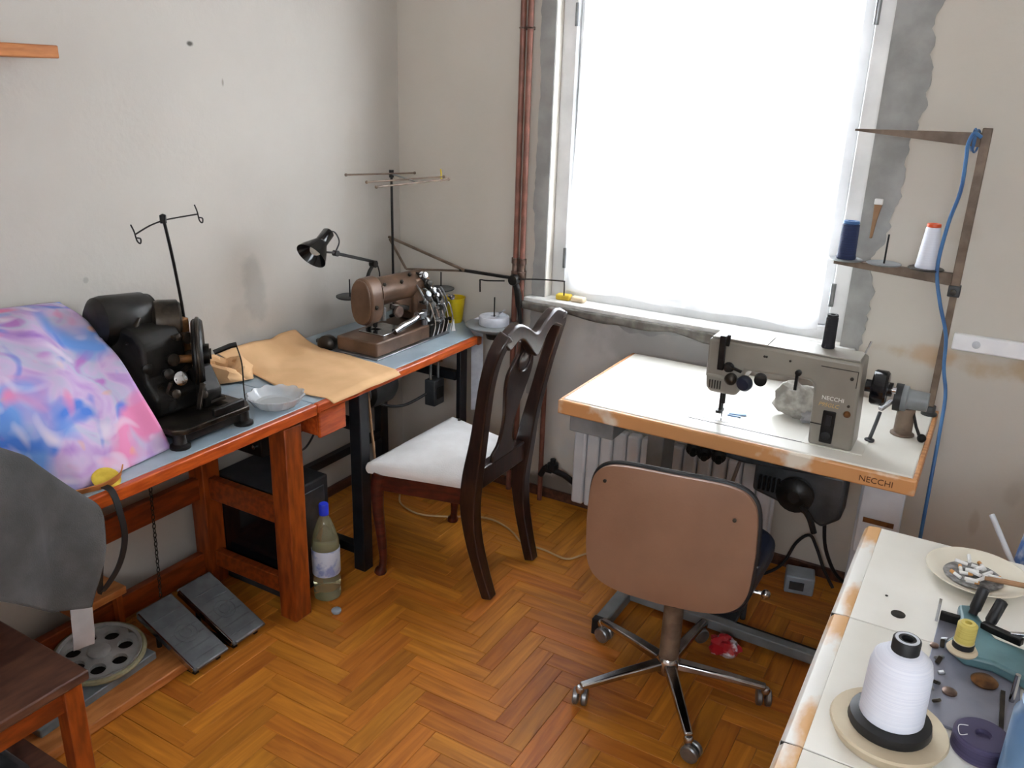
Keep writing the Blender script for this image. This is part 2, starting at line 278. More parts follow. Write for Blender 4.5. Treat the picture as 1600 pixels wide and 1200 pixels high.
    def sph(s, c, r, n=14, sc_=(1, 1, 1)):
        c = Vector(c); m = n//2; vs = []; fs = []
        for j in range(m+1):
            t = math.pi*j/m
            for i in range(n):
                a = 2*math.pi*i/n; vs.append(c+Vector((math.sin(t)*math.cos(a)*sc_[0], math.sin(t)*math.sin(a)*sc_[1], -math.cos(t)*sc_[2]))*r)
        for j in range(m):
            for i in range(n): fs.append((j*n+i, j*n+(i+1) % n, (j+1)*n+(i+1) % n, (j+1)*n+i))
        return s.add(vs, fs)
    def torus(s, c, R, r, ax=(0, 0, 1), n=28, k=8):
        u, v, d = basis(Vector(ax)); c = Vector(c)
        return s.tube([c+(u*math.cos(2*math.pi*i/n)+v*math.sin(2*math.pi*i/n))*R for i in range(n)], r, k, True)
    def build(s, name, m, parent=None, bevel=0, smooth=40, sub=0, solid=0, seg=2):
        xs = [p[0] for p in s.v]; ys = [p[1] for p in s.v]; zs = [p[2] for p in s.v]
        org = Vector(((min(xs)+max(xs))/2, (min(ys)+max(ys))/2, min(zs)))
        me = bpy.data.meshes.new(name); me.from_pydata([tuple(Vector(p)-org) for p in s.v], [], s.f)
        import bmesh
        b = bmesh.new(); b.from_mesh(me); bmesh.ops.remove_doubles(b, verts=b.verts, dist=2e-5)
        bmesh.ops.recalc_face_normals(b, faces=b.faces); b.to_mesh(me); b.free()
        if smooth:
            me.shade_smooth(); me.set_sharp_from_angle(angle=math.radians(smooth))
        me.materials.append(MT[m] if isinstance(m, str) else m)
        o = bpy.data.objects.new(name, me); COL.objects.link(o)
        if parent: o.parent = parent; o.location = org-WPOS[parent.name]
        else: o.location = org
        WPOS[o.name] = org
        if solid: q = o.modifiers.new('thickness', 'SOLIDIFY'); q.thickness = solid; q.offset = 0
        if sub: q = o.modifiers.new('subdivision', 'SUBSURF'); q.levels = sub; q.render_levels = sub
        if bevel: q = o.modifiers.new('bevel', 'BEVEL'); q.width = bevel; q.segments = seg; q.limit_method = 'ANGLE'; q.angle_limit = math.radians(35)
        return o
def tag(o, label, cat_, group=None):
    o['label'] = label; o['category'] = cat_
    if group: o['group'] = group
    return o
def thing(name, label, cat_, loc, group=None):
    o = bpy.data.objects.new(name, None); COL.objects.link(o); o.location = loc; o.empty_display_size = .05; WPOS[o.name] = Vector(loc)
    return tag(o, label, cat_, group)
def struct(o): o['kind'] = 'structure'; return o
def lab(o, l): o['label'] = l; return o
def text(body, name, m, parent, o, u, v, size, ext=.0008, align='LEFT', italic=0):
    """lettering as a real mesh lying in the plane spanned by u (reading direction) and v (up)"""
    c = bpy.data.curves.new(name, 'FONT'); c.body = body; c.size = size; c.extrude = ext; c.align_x = align; c.shear = italic; c.resolution_u = 3
    t = bpy.data.objects.new('tmp_text', c); COL.objects.link(t); dg = bpy.context.evaluated_depsgraph_get(); dg.update()
    me = bpy.data.meshes.new_from_object(t.evaluated_get(dg)); bpy.data.objects.remove(t); bpy.data.curves.remove(c)
    u = Vector(u).normalized(); v = Vector(v).normalized(); n_ = u.cross(v); mb = MB()
    mb.add([Vector(o)+u*p.co.x+v*p.co.y+n_*p.co.z for p in me.vertices], [tuple(p.vertices) for p in me.polygons]); bpy.data.meshes.remove(me)
    return mb.build(name, m, parent, smooth=0)

# ------------------------------------------------------------------ room shell
ZC, XR, YB = 2.62, 3.45, -4.3          # ceiling height, right wall, back wall
WX0, WX1, WZ0, WZ1 = .735, 1.885, .885, 2.30   # window opening
f = MB().bx(-.1, XR+.1, YB-.1, .1, -.12, -.012).build('floor', 'subfloor', smooth=0); struct(f)
# herringbone parquet: boards run along both walls, the zigzag runs diagonally
L, Wd = .30, .0605; OFFX, OFFY = .30, -1.185
def plank_mesh(vert):
    me = bpy.data.meshes.new('plank'); g = .0004; e = .0012
    x0, x1, y0, y1 = g-L/2, L/2-g, g-Wd/2, Wd/2-g; zt, zb = 0, -.012
    vs = [(x0, y0, zb), (x1, y0, zb), (x1, y1, zb), (x0, y1, zb), (x0, y0, zt-e), (x1, y0, zt-e), (x1, y1, zt-e), (x0, y1, zt-e), (x0+e, y0+e, zt), (x1-e, y0+e, zt), (x1-e, y1-e, zt), (x0+e, y1-e, zt)]
    fs = [(8, 9, 10, 11)]+[(a+i, a+(i+1) % 4, a+4+(i+1) % 4, a+4+i) for a in (0, 4) for i in range(4)]
    me.from_pydata(vs, [], fs); me.materials.append(MT['parquet']); return me
PM = plank_mesh(0)
planks = []
for c in range(-12, 14):
    for k in range(-60, 61):
        ox = OFFX+k*Wd+c*L; oy = OFFY-k*Wd+c*L
        for vert in (0, 1):
            cx, cy = (ox+L/2, oy+Wd/2) if not vert else (ox+L+Wd/2, oy+L/2)
            hx, hy = (L/2, Wd/2) if not vert else (Wd/2, L/2)
            if cx-hx < 0 or cx+hx > XR or cy+hy > 0 or cy-hy < YB:
                if cx+hx < .01 or cx-hx > XR-.01 or cy-hy > -.01 or cy+hy < YB+.01: continue
                planks.append((9, cx, cy, vert, hx, hy)); continue
            vis = 0 if (.3 < cx < 2.2 and -1.95 < cy < -.12 and cy < -.0+.0 and cx > .3) else 5
            d = math.hypot(cx-1.1, (cy+1.1)*1.1)
            planks.append((vis+d*.3, cx, cy, vert, hx, hy))
planks.sort()
rest = MB()
for i, (d, cx, cy, vert, hx, hy) in enumerate(planks):
    if i < 290 and d < 9:
        o = bpy.data.objects.new('plank', PM); COL.objects.link(o); o.parent = f
        o.location = Vector((cx, cy, random.uniform(-.0004, .0003)))-WPOS[f.name]
        o.rotation_euler = (0, 0, math.pi/2*vert+(math.pi if random.random() < .5 else 0))
    else:
        g = .0004; x0, x1, y0, y1 = max(cx-hx+g, 0), min(cx+hx-g, XR), max(cy-hy+g, YB), min(cy+hy-g, 0)
        if x1-x0 > .004 and y1-y0 > .004: rest.bx(x0, x1, y0, y1, -.012, 0)
pr = rest.build('planks', 'parquet', f, smooth=0); pr['kind'] = 'stuff'
struct(MB().bx(-.1, XR+.1, YB-.1, .1, ZC, ZC+.1).build('ceiling', 'ceil', smooth=0))
struct(MB().bx(-.12, 0, YB-.1, .5, -.12, ZC).build('wall_left', 'wall_left', smooth=0))
struct(MB().bx(XR, XR+.12, YB-.1, .5, -.12, ZC).build('wall_right', 'wall', smooth=0))
BX0, BX1, BZ0, BZ1 = 2.00, 3.20, 1.40, 2.30  # unseen rear window opening, added and sized to brighten camera-facing sides
struct(MB().bx(-.1, BX0, YB-.12, YB, -.12, ZC).bx(BX1, XR+.1, YB-.12, YB, -.12, ZC).bx(BX0, BX1, YB-.12, YB, -.12, BZ0).bx(BX0, BX1, YB-.12, YB, BZ1, ZC).build('wall_back', 'wall', smooth=0))
w2 = MB().bx(BX0, BX0+.05, YB-.09, YB-.03, BZ0, BZ1).bx(BX1-.05, BX1, YB-.09, YB-.03, BZ0, BZ1).bx(BX0+.05, BX1-.05, YB-.09, YB-.03, BZ0, BZ0+.05).bx(BX0+.05, BX1-.05, YB-.09, YB-.03, BZ1-.05, BZ1).bx((BX0+BX1)/2-.03, (BX0+BX1)/2+.03, YB-.09, YB-.03, BZ0+.05, BZ1-.05).build('added_fill_window', 'pvc'); struct(w2)
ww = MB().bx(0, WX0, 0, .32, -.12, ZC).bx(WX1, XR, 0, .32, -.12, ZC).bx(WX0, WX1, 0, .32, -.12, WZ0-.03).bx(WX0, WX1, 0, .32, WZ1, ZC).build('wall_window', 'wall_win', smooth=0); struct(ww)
# bare cement around the opening: thin real plaster coats with ragged outer edges
def ragged(zs, base, amp, seed):
    return [(base(z)+amp*noise.noise(Vector((z*5+seed, seed, 0)))+amp*.6*noise.noise(Vector((z*17, seed, 3)))+amp*.4*noise.noise(Vector((z*43, seed, 7))), z) for z in zs]
zs = [.60+i*.012 for i in range(int((2.5-.60)/.012))]
def rb(z):
    if z < .9: return 1.935
    if z < 1.15: return 1.955
    if z < 1.30: return 1.955+(z-1.15)*.25
    if z < 1.5: return 1.99
    return 1.99+(z-1.5)*.04
poly = [(WX1+.001, zs[-1]), (WX1+.001, zs[0])]+ragged(zs, rb, .035, 2.3)
struct(MB().prism(poly, (0, -.003, 0), (1, 0, 0), (0, 0, 1), .0028).build('plaster_patch', 'cement', ww, smooth=0))
zl = [.46+i*.02 for i in range(int((2.55-.46)/.02))]
poly = [(WX0-.001, zl[0]), (WX0-.001, zl[-1])]+ragged(zl, lambda z: .674, .012, 9.1)[::-1]
struct(MB().prism(poly, (0, -.003, 0), (1, 0, 0), (0, 0, 1), .0028).build('plaster_patch', 'cement', ww, smooth=0))
xs = [WX0+i*.02 for i in range(int((1.95-WX0)/.02))]
poly = [(xs[-1], .86), (xs[0], .86)]+[(x, .825-.05*max(0, noise.noise(Vector((x*4, 3.3, 0))))-.03*noise.noise(Vector((x*13, 8, 0)))+(.03 if x < 1 else 0)) for x in xs]
struct(MB().prism(poly, (0, -.003, 0), (1, 0, 0), (0, 0, 1), .0028).build('plaster_patch', 'cement', ww, smooth=0))
# window 1: outer frame, two sashes behind a sheer curtain
wn = MB()
FY0, FY1 = .05, .12
wn.bx(WX0, WX0+.06, FY0, FY1, WZ0, WZ1).bx(WX1-.06, WX1, FY0, FY1, WZ0, WZ1).bx(WX0+.06, WX1-.06, FY0, FY1, WZ0, WZ0+.05).bx(WX0+.06, WX1-.06, FY0, FY1, WZ1-.06, WZ1)
win = wn.build('window_1', 'pvc', bevel=.004); struct(win)
xm = (WX0+WX1)/2
for a, b in ((WX0+.06, xm-.002), (xm+.002, WX1-.06)):
    s_ = MB().bx(a+.003, a+.05, .072, .13, WZ0+.053, WZ1-.063).bx(b-.05, b-.003, .072, .13, WZ0+.053, WZ1-.063).bx(a+.05, b-.05, .072, .13, WZ0+.053, WZ0+.10).bx(a+.05, b-.05, .072, .13, WZ1-.11, WZ1-.063)
    so = s_.build('sash', 'pvc', win, bevel=.003)
    MB().bx(a+.045, b-.045, .098, .102, WZ0+.095, WZ1-.105).build('pane', 'glass', so, smooth=0)
hd = MB().bx(xm-.02, xm+.012, .064, .072, 1.50, 1.58).tube(cat([(xm-.004, .066, 1.56), (xm-.004, .054, 1.56), (xm-.004, .052, 1.54), (xm-.004, .052, 1.46)]), .006).build('window_handle', 'pvc', win)
for z in (1.05, 1.95):
    MB().cyl((WX1-.058, .048, z-.04), (WX1-.058, .048, z+.04), .009).build('hinge', 'steel', win)
    MB().cyl((WX0+.058, .048, z-.04), (WX0+.058, .048, z+.04), .009).build('hinge', 'steel', win)
sl = MB().bx(.665, 1.94, -.055, 0, .855, .89).bx(WX0+.001, WX1-.001, 0, .05, .855, .89).build('window_sill', 'sill', win, bevel=.003)
ed = MB().grid(lambda a, b: Vector((.665+a*1.275, -.0555-.006*b*(1-b)*4-.004*noise.noise(Vector((a*30, b*4, 1)))-.004, .862-.018*(1-b)*(1+1.2*noise.noise(Vector((a*9, 4, 0))))+b*.014)), 60, 4).build('sill_edge_mortar', 'sill_edge', win, solid=.006)
# sheer curtain in front of the sashes
def curt(a, b):
    z = .925+.012*noise.noise(Vector((a*6, 0, 4)))+b*(2.27-.925)
    inl = .035*(1-b)**2 if a < .5 else 0
    l = .832-.028*(1-b)**1.5; x = l+a*(1.790+.008*(1-b)-l)
    return Vector((x, .030+.006*math.sin(a*46+2*noise.noise(Vector((a*5, b*2, 0))))*(.4+.6*b)+.006*noise.noise(Vector((a*9, b*3, 2))), z))
cu = MB().grid(curt, 150, 34).build('sheer_curtain', 'sheer', smooth=180)
tag(cu, 'white sheer curtain covering the bright window', 'curtain')
rod = MB().cyl((WX0+.003, .030, 2.275), (WX1-.003, .030, 2.275), .006).build('curtain_rod', 'pvc'); tag(rod, 'thin white rod across the top of the window opening', 'rod')

# heating pipes and radiator
for x, nm in ((.609, 'heating pipe nearer the room corner'), (.640, 'heating pipe nearer the window')):
    p = thing('heating_pipe', 'brown painted vertical '+nm, 'pipe', (x, -.03, 0), 'vertical heating pipes by the window')
    MB().cyl((x, -.03, 0), (x, -.03, ZC), .0115).build('pipe', 'pipe', p)
    for z in (.98, 1.9): MB().torus((x, -.03, z), .0125, .003).bx(x-.004, x+.004, -.02, 0, z-.006, z+.006).build('clip', 'brass', p)
    MB().lathe([(.017, 0), (.017, .03), (.014, .032), (.014, .06), (.017, .062), (.017, .085)], (x, -.03, .955), n=12).build('coupling', 'brass', p)
rp_ = thing('radiator_riser', 'brown radiator pipe rising from the floor with a dark elbow valve', 'pipe', (.775, -.045, 0))
MB().tube(cat([(.775, -.045, 0), (.775, -.045, .5), (.775, -.045, .62)]), .011).build('pipe', 'pipe', rp_)
MB().tube(cat([(.775, -.045, .12), (.80, -.05, .16), (.84, -.06, .165), (.90, -.07, .16), (.955, -.09, .15)]), .013, 10).build('elbow', 'rubber', rp_)
MB().lathe([(.02, 0), (.024, .01), (.024, .03), (.012, .035), (.012, .05)], (.84, -.06, .165), n=12).lathe([(.018, 0), (.018, .03)], (.80, -.05, .16), (1, 0, 0), 10).build('valve', 'rubber', rp_)
rd = thing('radiator', 'white ribbed radiator on the wall under the window', 'radiator', (1.35, -.08, .05))
MB().bx(.955, 1.76, -.075, -.05, .10, .41).build('back_panel', 'radiator', rd, bevel=.004)
ribm = None
for i in range(14):
    x = .985+i*.057
    if ribm is None:
        ribm = MB().bx(x-.026, x+.026, -.12, -.075, .075, .43).build('rib', 'radiator', rd, bevel=.010, seg=3); r0 = ribm.location.copy()
    else:
        o = ribm.copy(); COL.objects.link(o); o.parent = rd; o.location = r0+Vector((i*.057, 0, 0))
MB().bx(1.0, 1.02, -.05, 0, .3, .33).bx(1.66, 1.68, -.05, 0, .3, .33).build('wall_bracket', 'steel', rd)
struct(MB().bx(.0, XR, -.012, 0, 0, .045).build('baseboard_window', 'brownseat', bevel=.003))
struct(MB().bx(0, .012, YB, -.012, 0, .045).build('baseboard_left', 'brownseat', bevel=.003))

# ------------------------------------------------------------------ near left table on red wooden stand
T = thing('work_table', 'blue grey topped work table on a red brown wooden stand', 'table', (.3, -1.75, 0))
MB().bx(.015, .53, -2.64, -1.148, .716, .74).build('tabletop', 'laminate', T, bevel=.002)
MB().bx(.53, .552, -2.64, -1.148, .704, .7395).build('edge_strip', 'orange', T, bevel=.004)
MB().bx(.03, .52, -2.62, -1.16, .69, .715).build('underframe', 'redwoodh', T)
for x in (.10, .495):
    for y in (-1.235, -2.58):
        MB().bx(x-.036, x+.036, y-.036, y+.036, 0, .69).build('leg', 'redwood', T, bevel=.004)
MB().bx(.085, .115, -2.544, -1.271, .335, .415).build('back_rail', 'redwoodh', T, bevel=.003)
MB().bx(.075, .105, -2.544, -1.271, .045, .125).build('back_rail', 'redwoodh', T, bevel=.003)
for z0, z1 in ((.335, .415), (.075, .135)):
    MB().bx(.136, .459, -1.25, -1.22, z0, z1).build('side_rail', 'redwoodh', T, bevel=.003)
    MB().bx(.136, .459, -2.595, -2.565, z0, z1).build('side_rail', 'redwoodh', T, bevel=.003)

# far left table on a black steel frame
F2 = thing('sewing_table', 'blue grey sewing table with bright orange front edge and black legs', 'table', (.3, -.66, 0))
MB().prism([(.015, -1.144), (.53, -1.144), (.53, -.205), (.35, -.03), (.015, -.03)], (0, 0, .716), (1, 0, 0), (0, 1, 0), .024).build('tabletop', 'laminate', F2, bevel=.002)
MB().bx(.53, .555, -1.144, -.205, .708, .7395).build('edge_strip', 'orange', F2, bevel=.006)
MB().bx(.545, .562, -.225, -.2, .707, .739).build('edge_end', 'redwood', F2, bevel=.004)
for x, y, wx in ((.495, -.886, .05), (.495, -.245, .022), (.07, -.886, .04), (.07, -.245, .04)):
    MB().bx(x-wx/2, x+wx/2, y-.024, y+.024, 0, .715).build('leg', 'blackm', F2, bevel=.003)
for y in (-.886, -.245):
    MB().bx(.09, .475, y-.018, y+.018, .55, .585).build('cross_rail', 'blackm', F2, bevel=.002)
    MB().bx(.09, .475, y-.018, y+.018, .06, .095).build('cross_rail', 'blackm', F2, bevel=.002)
MB().bx(.055, .085, -.862, -.269, .20, .235).build('back_rail', 'blackm', F2, bevel=.002)
MB().bx(.055, .085, -.862, -.269, .56, .6).build('back_rail', 'blackm', F2, bevel=.002)
# machine under the far table: black clutch motor
mo = thing('clutch_motor', 'dark clutch motor hanging below the far sewing table', 'motor', (.3, -.55, .5))
MB().prism([(-.09, 0), (.09, 0), (.06, -.13), (.0, -.16), (-.07, -.12)], (.26, -.62, .712), (1, 0, 0), (0, 0, 1), -.2).build('bracket', 'darkgrey', mo, bevel=.004)
MB().lathe([(.02, 0), (.07, .005), (.075, .03), (.075, .12), (.06, .15), (.0, .16)], (.27, -.60, .56), (0, 1, 0), 24).build('body', 'darkgrey', mo)
MB().lathe([(.0, 0), (.05, .0), (.05, .008), (.042, .012), (.05, .016), (.05, .024), (0, .024)], (.27, -.63, .56), (0, 1, 0), 24).build('pulley', 'steel', mo)
# orange wooden drawer box under the joint between the tables
dr = thing('drawer_box', 'small orange wooden drawer box hanging under the two left tables joint', 'drawer', (.44, -1.04, .607))
MB().bx(.36, .508, -1.105, -.985, .607, .704).build('body', 'orange', dr, bevel=.003)
MB().bx(.508, .522, -1.108, -.982, .603, .707).build('front', 'orange', dr, bevel=.004)

# wooden footboard, grey tile, cast wheel with holes
fb = MB().bx(.12, .43, -2.075, -1.60, .005, .035).build('footboard', 'pinewood', bevel=.004); tag(fb, 'brown wooden footboard lying on the floor below the near table', 'board')
ti = MB().ob((.235, -1.86, .0475), (.24, .38, .024), (0, 0, 4)).build('floor_tile', 'slate', bevel=.003); tag(ti, 'grey square tile lying on the wooden footboard', 'tile')
wh = thing('cast_wheel', 'grey cast wheel with round holes and a yellowed rim on the tile', 'wheel', (.20, -1.755, .06))
wc = Vector((.238, -1.775, .078)); wax = Vector((.10, -.06, 1)).normalized(); wu, wv, _ = basis(wax)
ring = MB(); nh = 7; NR = 84; ro, ri = .132, .02
# disc with seven through holes: built as a ring fan around each hole
def disc_with_holes(mb, c, R, hr, hc, nh, t, n=16):
    for k in range(nh):
        a0 = 2*math.pi*k/nh; m_ = n; hole = []; outer = []
        for i in range(m_):
            b = 2*math.pi*i/m_; hole.append((hc*math.cos(a0)+hr*math.cos(a0+b), hc*math.sin(a0)+hr*math.sin(a0+b)))
            da = math.pi/nh
            dirx, diry = math.cos(b), math.sin(b)
            # ray from hole centre (local frame: radial, tangential) to the sector border
            best = 9
            for tt in [x*.0008 for x in range(1, 200)]:
                rx, ry = hc+dirx*tt, diry*tt; rr = math.hypot(rx, ry); an = math.atan2(ry, rx)
                if rr > R or abs(an) > da or rr < .028: best = tt; break
            lx, ly = hc+dirx*best, diry*best
            outer.append((lx*math.cos(a0)-ly*math.sin(a0), lx*math.sin(a0)+ly*math.cos(a0)))
        P = lambda q, h: c+wu*q[0]+wv*q[1]+wax*h
        vs = [P(q, t) for q in hole]+[P(q, t) for q in outer]+[P(q, 0) for q in hole]+[P(q, 0) for q in outer]; fs = []
        for i in range(m_):
            j = (i+1) % m_; fs += [(i, j, m_+j, m_+i), (2*m_+i, 3*m_+i, 3*m_+j, 2*m_+j), (i, 2*m_+i, 2*m_+j, j)]
        mb.add(vs, fs)
disc_with_holes(ring, wc, .110, .022, .072, 7, .012)
ring.build('web', 'reel', wh, smooth=0)
MB().lathe([(.109, -.004), (.109, .016), (.117, .020), (.117, -.008), (.109, -.004)], wc, wax, 48).build('rim', 'reel', wh)
MB().torus(wc+wax*.008, .122, .0085, wax, 48).build('belt', 'belt', wh)
MB().lathe([(0, -.004), (.1, -.004), (.1, -.002), (0, -.002)], wc, wax, 32).build('hole_shade_disc', 'castblk', wh)  # dark disc added behind the web, stands in for shade in the holes
MB().lathe([(.032, -.006), (.032, .018), (.018, .024), (0, .024)], wc, wax, 24).build('hub', 'reel', wh)
sb = MB().bx(.03, .15, -1.78, -1.605, .165, .19).build('back_board', 'pinewood', bevel=.003); tag(sb, 'short pale pine board at the back rail beneath the grey cloth', 'board')
MB().bx(.122, .145, -1.64, -1.62, .035, .165).build('support_block', 'redwood', sb)

# twin treadle pedals
def pedal(y0, y1, lbl):
    p = thing('treadle_pedal', lbl, 'pedal', (.37, (y0+y1)/2, 0), 'twin treadle pedals under the near table')
    a = Vector((.485, 0, .035)); b = Vector((.235, 0, .145)); d = (b-a).normalized(); n_ = Vector((0, 1, 0)).cross(d)*-1
    if n_.z < 0: n_ = -n_
    M = Matrix(((d.x, 0, n_.x, a.x), (0, 1, 0, 0), (d.z, 0, n_.z, a.z), (0, 0, 0, 1))); LL = (b-a).length
    m = MB(); m.M = M; m.bx(0, LL, y0, y1, -.012, 0).build('plate', 'pedal', p, bevel=.004)
    m = MB(); m.M = M; m.bx(-.002, .006, y0+.006, y1-.006, -.006, .006).build('toe_bar', 'steel', p, bevel=.002)
    m = MB(); m.M = M
    for i in range(6): m.bx(.03+i*.036, .036+i*.036, y0+.012, y1-.012, 0, .0025)
    g = m.build('grip_ribs', 'pedal', p, bevel=.001)
    m = MB(); m.M = M; ym = (y0+y1)/2
    for r_ in (.018, .034): m.torus((LL*.45, ym, .0028), r_, .0018, (0, 0, 1), 28, 6)
    m.build('emblem_rings', 'pedal', p)
    m = MB(); m.M = M; m.bx(.01, LL-.01, y0-.004, y0+.002, -.016, .004).build('side_trim', 'chrome', p, bevel=.001)
    MB().cyl((.30, y0+.02, .0), (.30, y0+.02, .10), .008).cyl((.30, y1-.02, 0), (.30, y1-.02, .10), .008).bx(.24, .46, y0+.015, y0+.03, 0, .012).bx(.24, .46, y1-.03, y1-.015, 0, .012).build('base_frame', 'castblk', p)
    return p
pedal(-1.640, -1.512, 'black ribbed treadle pedal nearer the cast wheel')
pedal(-1.490, -1.360, 'black ribbed treadle pedal nearer the front table leg')
# chain from machine to pedal
ch = MB(); a = Vector((.30, -1.58, .70)); b = Vector((.235, -1.55, .15))
n_l = 34
for i in range(n_l):
    p0 = a.lerp(b, i/n_l); p1 = a.lerp(b, (i+1)/n_l); d = (p1-p0); u, v, dd = basis(d); s1 = u if i % 2 else v; c_ = (p0+p1)/2
    ch.tube([c_+dd*d.length*.62*math.cos(t)+s1*.0045*math.sin(t) for t in [2*math.pi*j/10 for j in range(10)]], .0016, 5, True)
tag(ch.build('pull_chain', 'screw'), 'dark pull chain running from the near table down to a pedal', 'chain')
# black leather belt looped over the front edge
bp_ = cat([(.50, -1.865, .742), (.553, -1.868, .745), (.572, -1.866, .70), (.574, -1.862, .62), (.57, -1.885, .55), (.562, -1.93, .50), (.56, -1.935, .52), (.558, -1.92, .60), (.562, -1.925, .66)], 8)
tag(MB().sweep(bp_, (.016, .004), (0, 1, .15)).build('leather_belt', 'rubber', bevel=.001), 'black leather belt hanging in a loop over the table front edge', 'belt')

# charcoal box, bottle, low black unit under the tables
bx_ = thing('charcoal_box', 'charcoal box with a glossy black side standing under the near table end', 'box', (.25, -1.06, 0))
MB().bx(.10, .43, -1.195, -.985, .0, .405).build('body', 'speaker', bx_, bevel=.006)
MB().bx(.125, .405, -1.199, -1.195, .04, .36).build('side_panel', 'glassblk', bx_, bevel=.002)
MB().bx(.43, .434, -1.17, -1.01, .03, .375).build('front_panel', 'darkgrey', bx_, bevel=.002)
wi = thing('water_bottle', 'clear plastic bottle with bright blue cap and pale label on the floor', 'bottle', (.545, -1.1, 0))
bo = (.508, -1.095, 0)
MB().lathe([(0, .004), (.035, .0), (.046, .008), (.047, .03), (.043, .04), (.047, .05), (.047, .075), (.044, .085), (.047, .095), (.047, .20), (.046, .22), (.036, .26), (.022, .30), (.014, .315), (.014, .335)], bo, n=24).build('body', 'water', wi)
MB().lathe([(.0475, .10), (.0482, .102), (.0482, .195), (.0475, .197), (.0475, .10)], bo, n=32).build('label', 'label', wi)
MB().lathe([(.0165, .32), (.0165, .356), (.014, .36), (0, .36)], bo, n=20).build('cap', 'bluecap', wi)
bl = MB().lathe([(0, 0), (.013, 0), (.017, .006), (.017, .012), (.012, .016), (0, .016)], (.60, -1.155, 0), n=16).build('bottle_lid', 'adapter'); tag(bl, 'small pale round lid on the floor beside the table leg', 'lid')
# cable hanging between table and charcoal box + rod
tag(MB().tube(cat([(.42, -1.14, .60), (.35, -1.05, .50), (.30, -.95, .46), (.27, -.86, .50), (.24, -.80, .57)]), .004).build('hanging_cable', 'blackcable'), 'thin dark cable sagging between the two left tables', 'cable')
tag(MB().tube([(.30, -.885, .58), (.20, -.98, .408)], .006).build('linkage_rod', 'darkgrey'), 'slanted dark rod above the charcoal box', 'rod')
tag(MB().tube([(.46, -.80, .70), (.52, -.83, .36), (.53, -.84, .10)], .005).build('pitman_stick', 'stickwood'), 'thin pale stick hanging beside the black table leg', 'stick')
sw = thing('switch_box', 'grey switch box hanging on its cable under the far table', 'switch', (.42, -.30, .43))
MB().bx(.38, .43, -.345, -.275, .45, .56).build('housing', 'darkgrey', sw, bevel=.004)
MB().bx(.43, .436, -.33, -.29, .48, .53).build('button_plate', 'castblk', sw, bevel=.002)
MB().cyl((.40, -.33, .56), (.40, -.33, .716), .006).build('hanger', 'steel', sw)
MB().cyl((.41, -.29, .56), (.41, -.29, .716), .006).build('hanger', 'steel', sw)
MB().lathe([(0, 0), (.014, 0), (.016, .03), (.01, .04), (0, .04)], (.415, -.29, .63), n=12).build('knob', 'rust', sw)
tag(MB().tube(cat([(.39, -.345, .50), (.33, -.42, .46), (.28, -.50, .48), (.26, -.56, .56)]), .006).build('motor_cable', 'darkgrey'), 'grey cable looping from the switch box to the clutch motor', 'cable')

# ------------------------------------------------------------------ brown paper, glass ashtray
def pap(a, b):
    # a along y, b from wall (0) to front (1)
    y0 = -1.075+(-.03)*b; y1 = -.695-.05*b
    x = .03+b*.54; y = y0+(y1-y0)*a
    z = .7435+.05*max(0, 1-b*3.2)**2*(1-.3*a)+.012*abs(math.sin(a*5.5+b*2.2+noise.noise(Vector((a*4, b*4, 1)))*1.5))*(1-b)*(.3+a)+.008*max(0, noise.noise(Vector((a*3+4, b*3, 2))))
    if b > .96: z -= (b-.96)*.35; z = max(z, .7435-.02)
    y += .02*math.sin(b*7)*(1-a)
    return Vector((x, y, z))
tag(MB().grid(pap, 40, 44).build('kraft_paper', 'kraft', solid=.0012, smooth=60), 'large sheet of brown kraft paper spread over the table joint', 'paper')
def crum(a, b):
    ang = a*6.28; r = .02+.05*b
    p = Vector((.10+r*1.7*math.cos(ang), -1.125+r*1.35*math.sin(ang), .744+.075*math.sin(b*3.14)*(.55+.45*abs(math.sin(ang*1.5)))*.7))
    return p+Vector((noise.noise(p*40), noise.noise(p*40+Vector((9, 0, 0))), abs(noise.noise(p*40+Vector((0, 9, 0))))))*.014
cr = MB().grid(crum, 22, 9).build('crumpled_paper', 'kraft', solid=.0012, smooth=25); tag(cr, 'crumpled torn end of brown paper beside the black machine', 'paper')
at = thing('glass_ashtray', 'round clear cut glass ashtray on the near table end', 'ashtray', (.462, -1.215, .74))
ac = Vector((.452, -1.222, .7402)); m = MB(); n = 48; vs = []; fs = []
prof = [(.0, .0), (.058, .0), (.066, .006), (.088, .034), (.083, .036), (.062, .012), (.05, .008), (0, .008)]
for j, (r, h) in enumerate(prof):
    for i in range(n):
        a = 2*math.pi*i/n; k = 1+(.035 if (i % 4 < 2) else -.02)*(1 if j in (2, 3, 4) else 0); hz = h+(.003 if (j in (3, 4) and i % 4 < 2) else 0)
        vs.append(ac+Vector((max(r, 1e-5)*k*math.cos(a), max(r, 1e-5)*k*math.sin(a), hz)))
for j in range(len(prof)-1):
    for i in range(n): fs.append((j*n+i, j*n+(i+1) % n, (j+1)*n+(i+1) % n, (j+1)*n+i))
m.add(vs, fs).build('bowl', 'crystal', at, smooth=15)

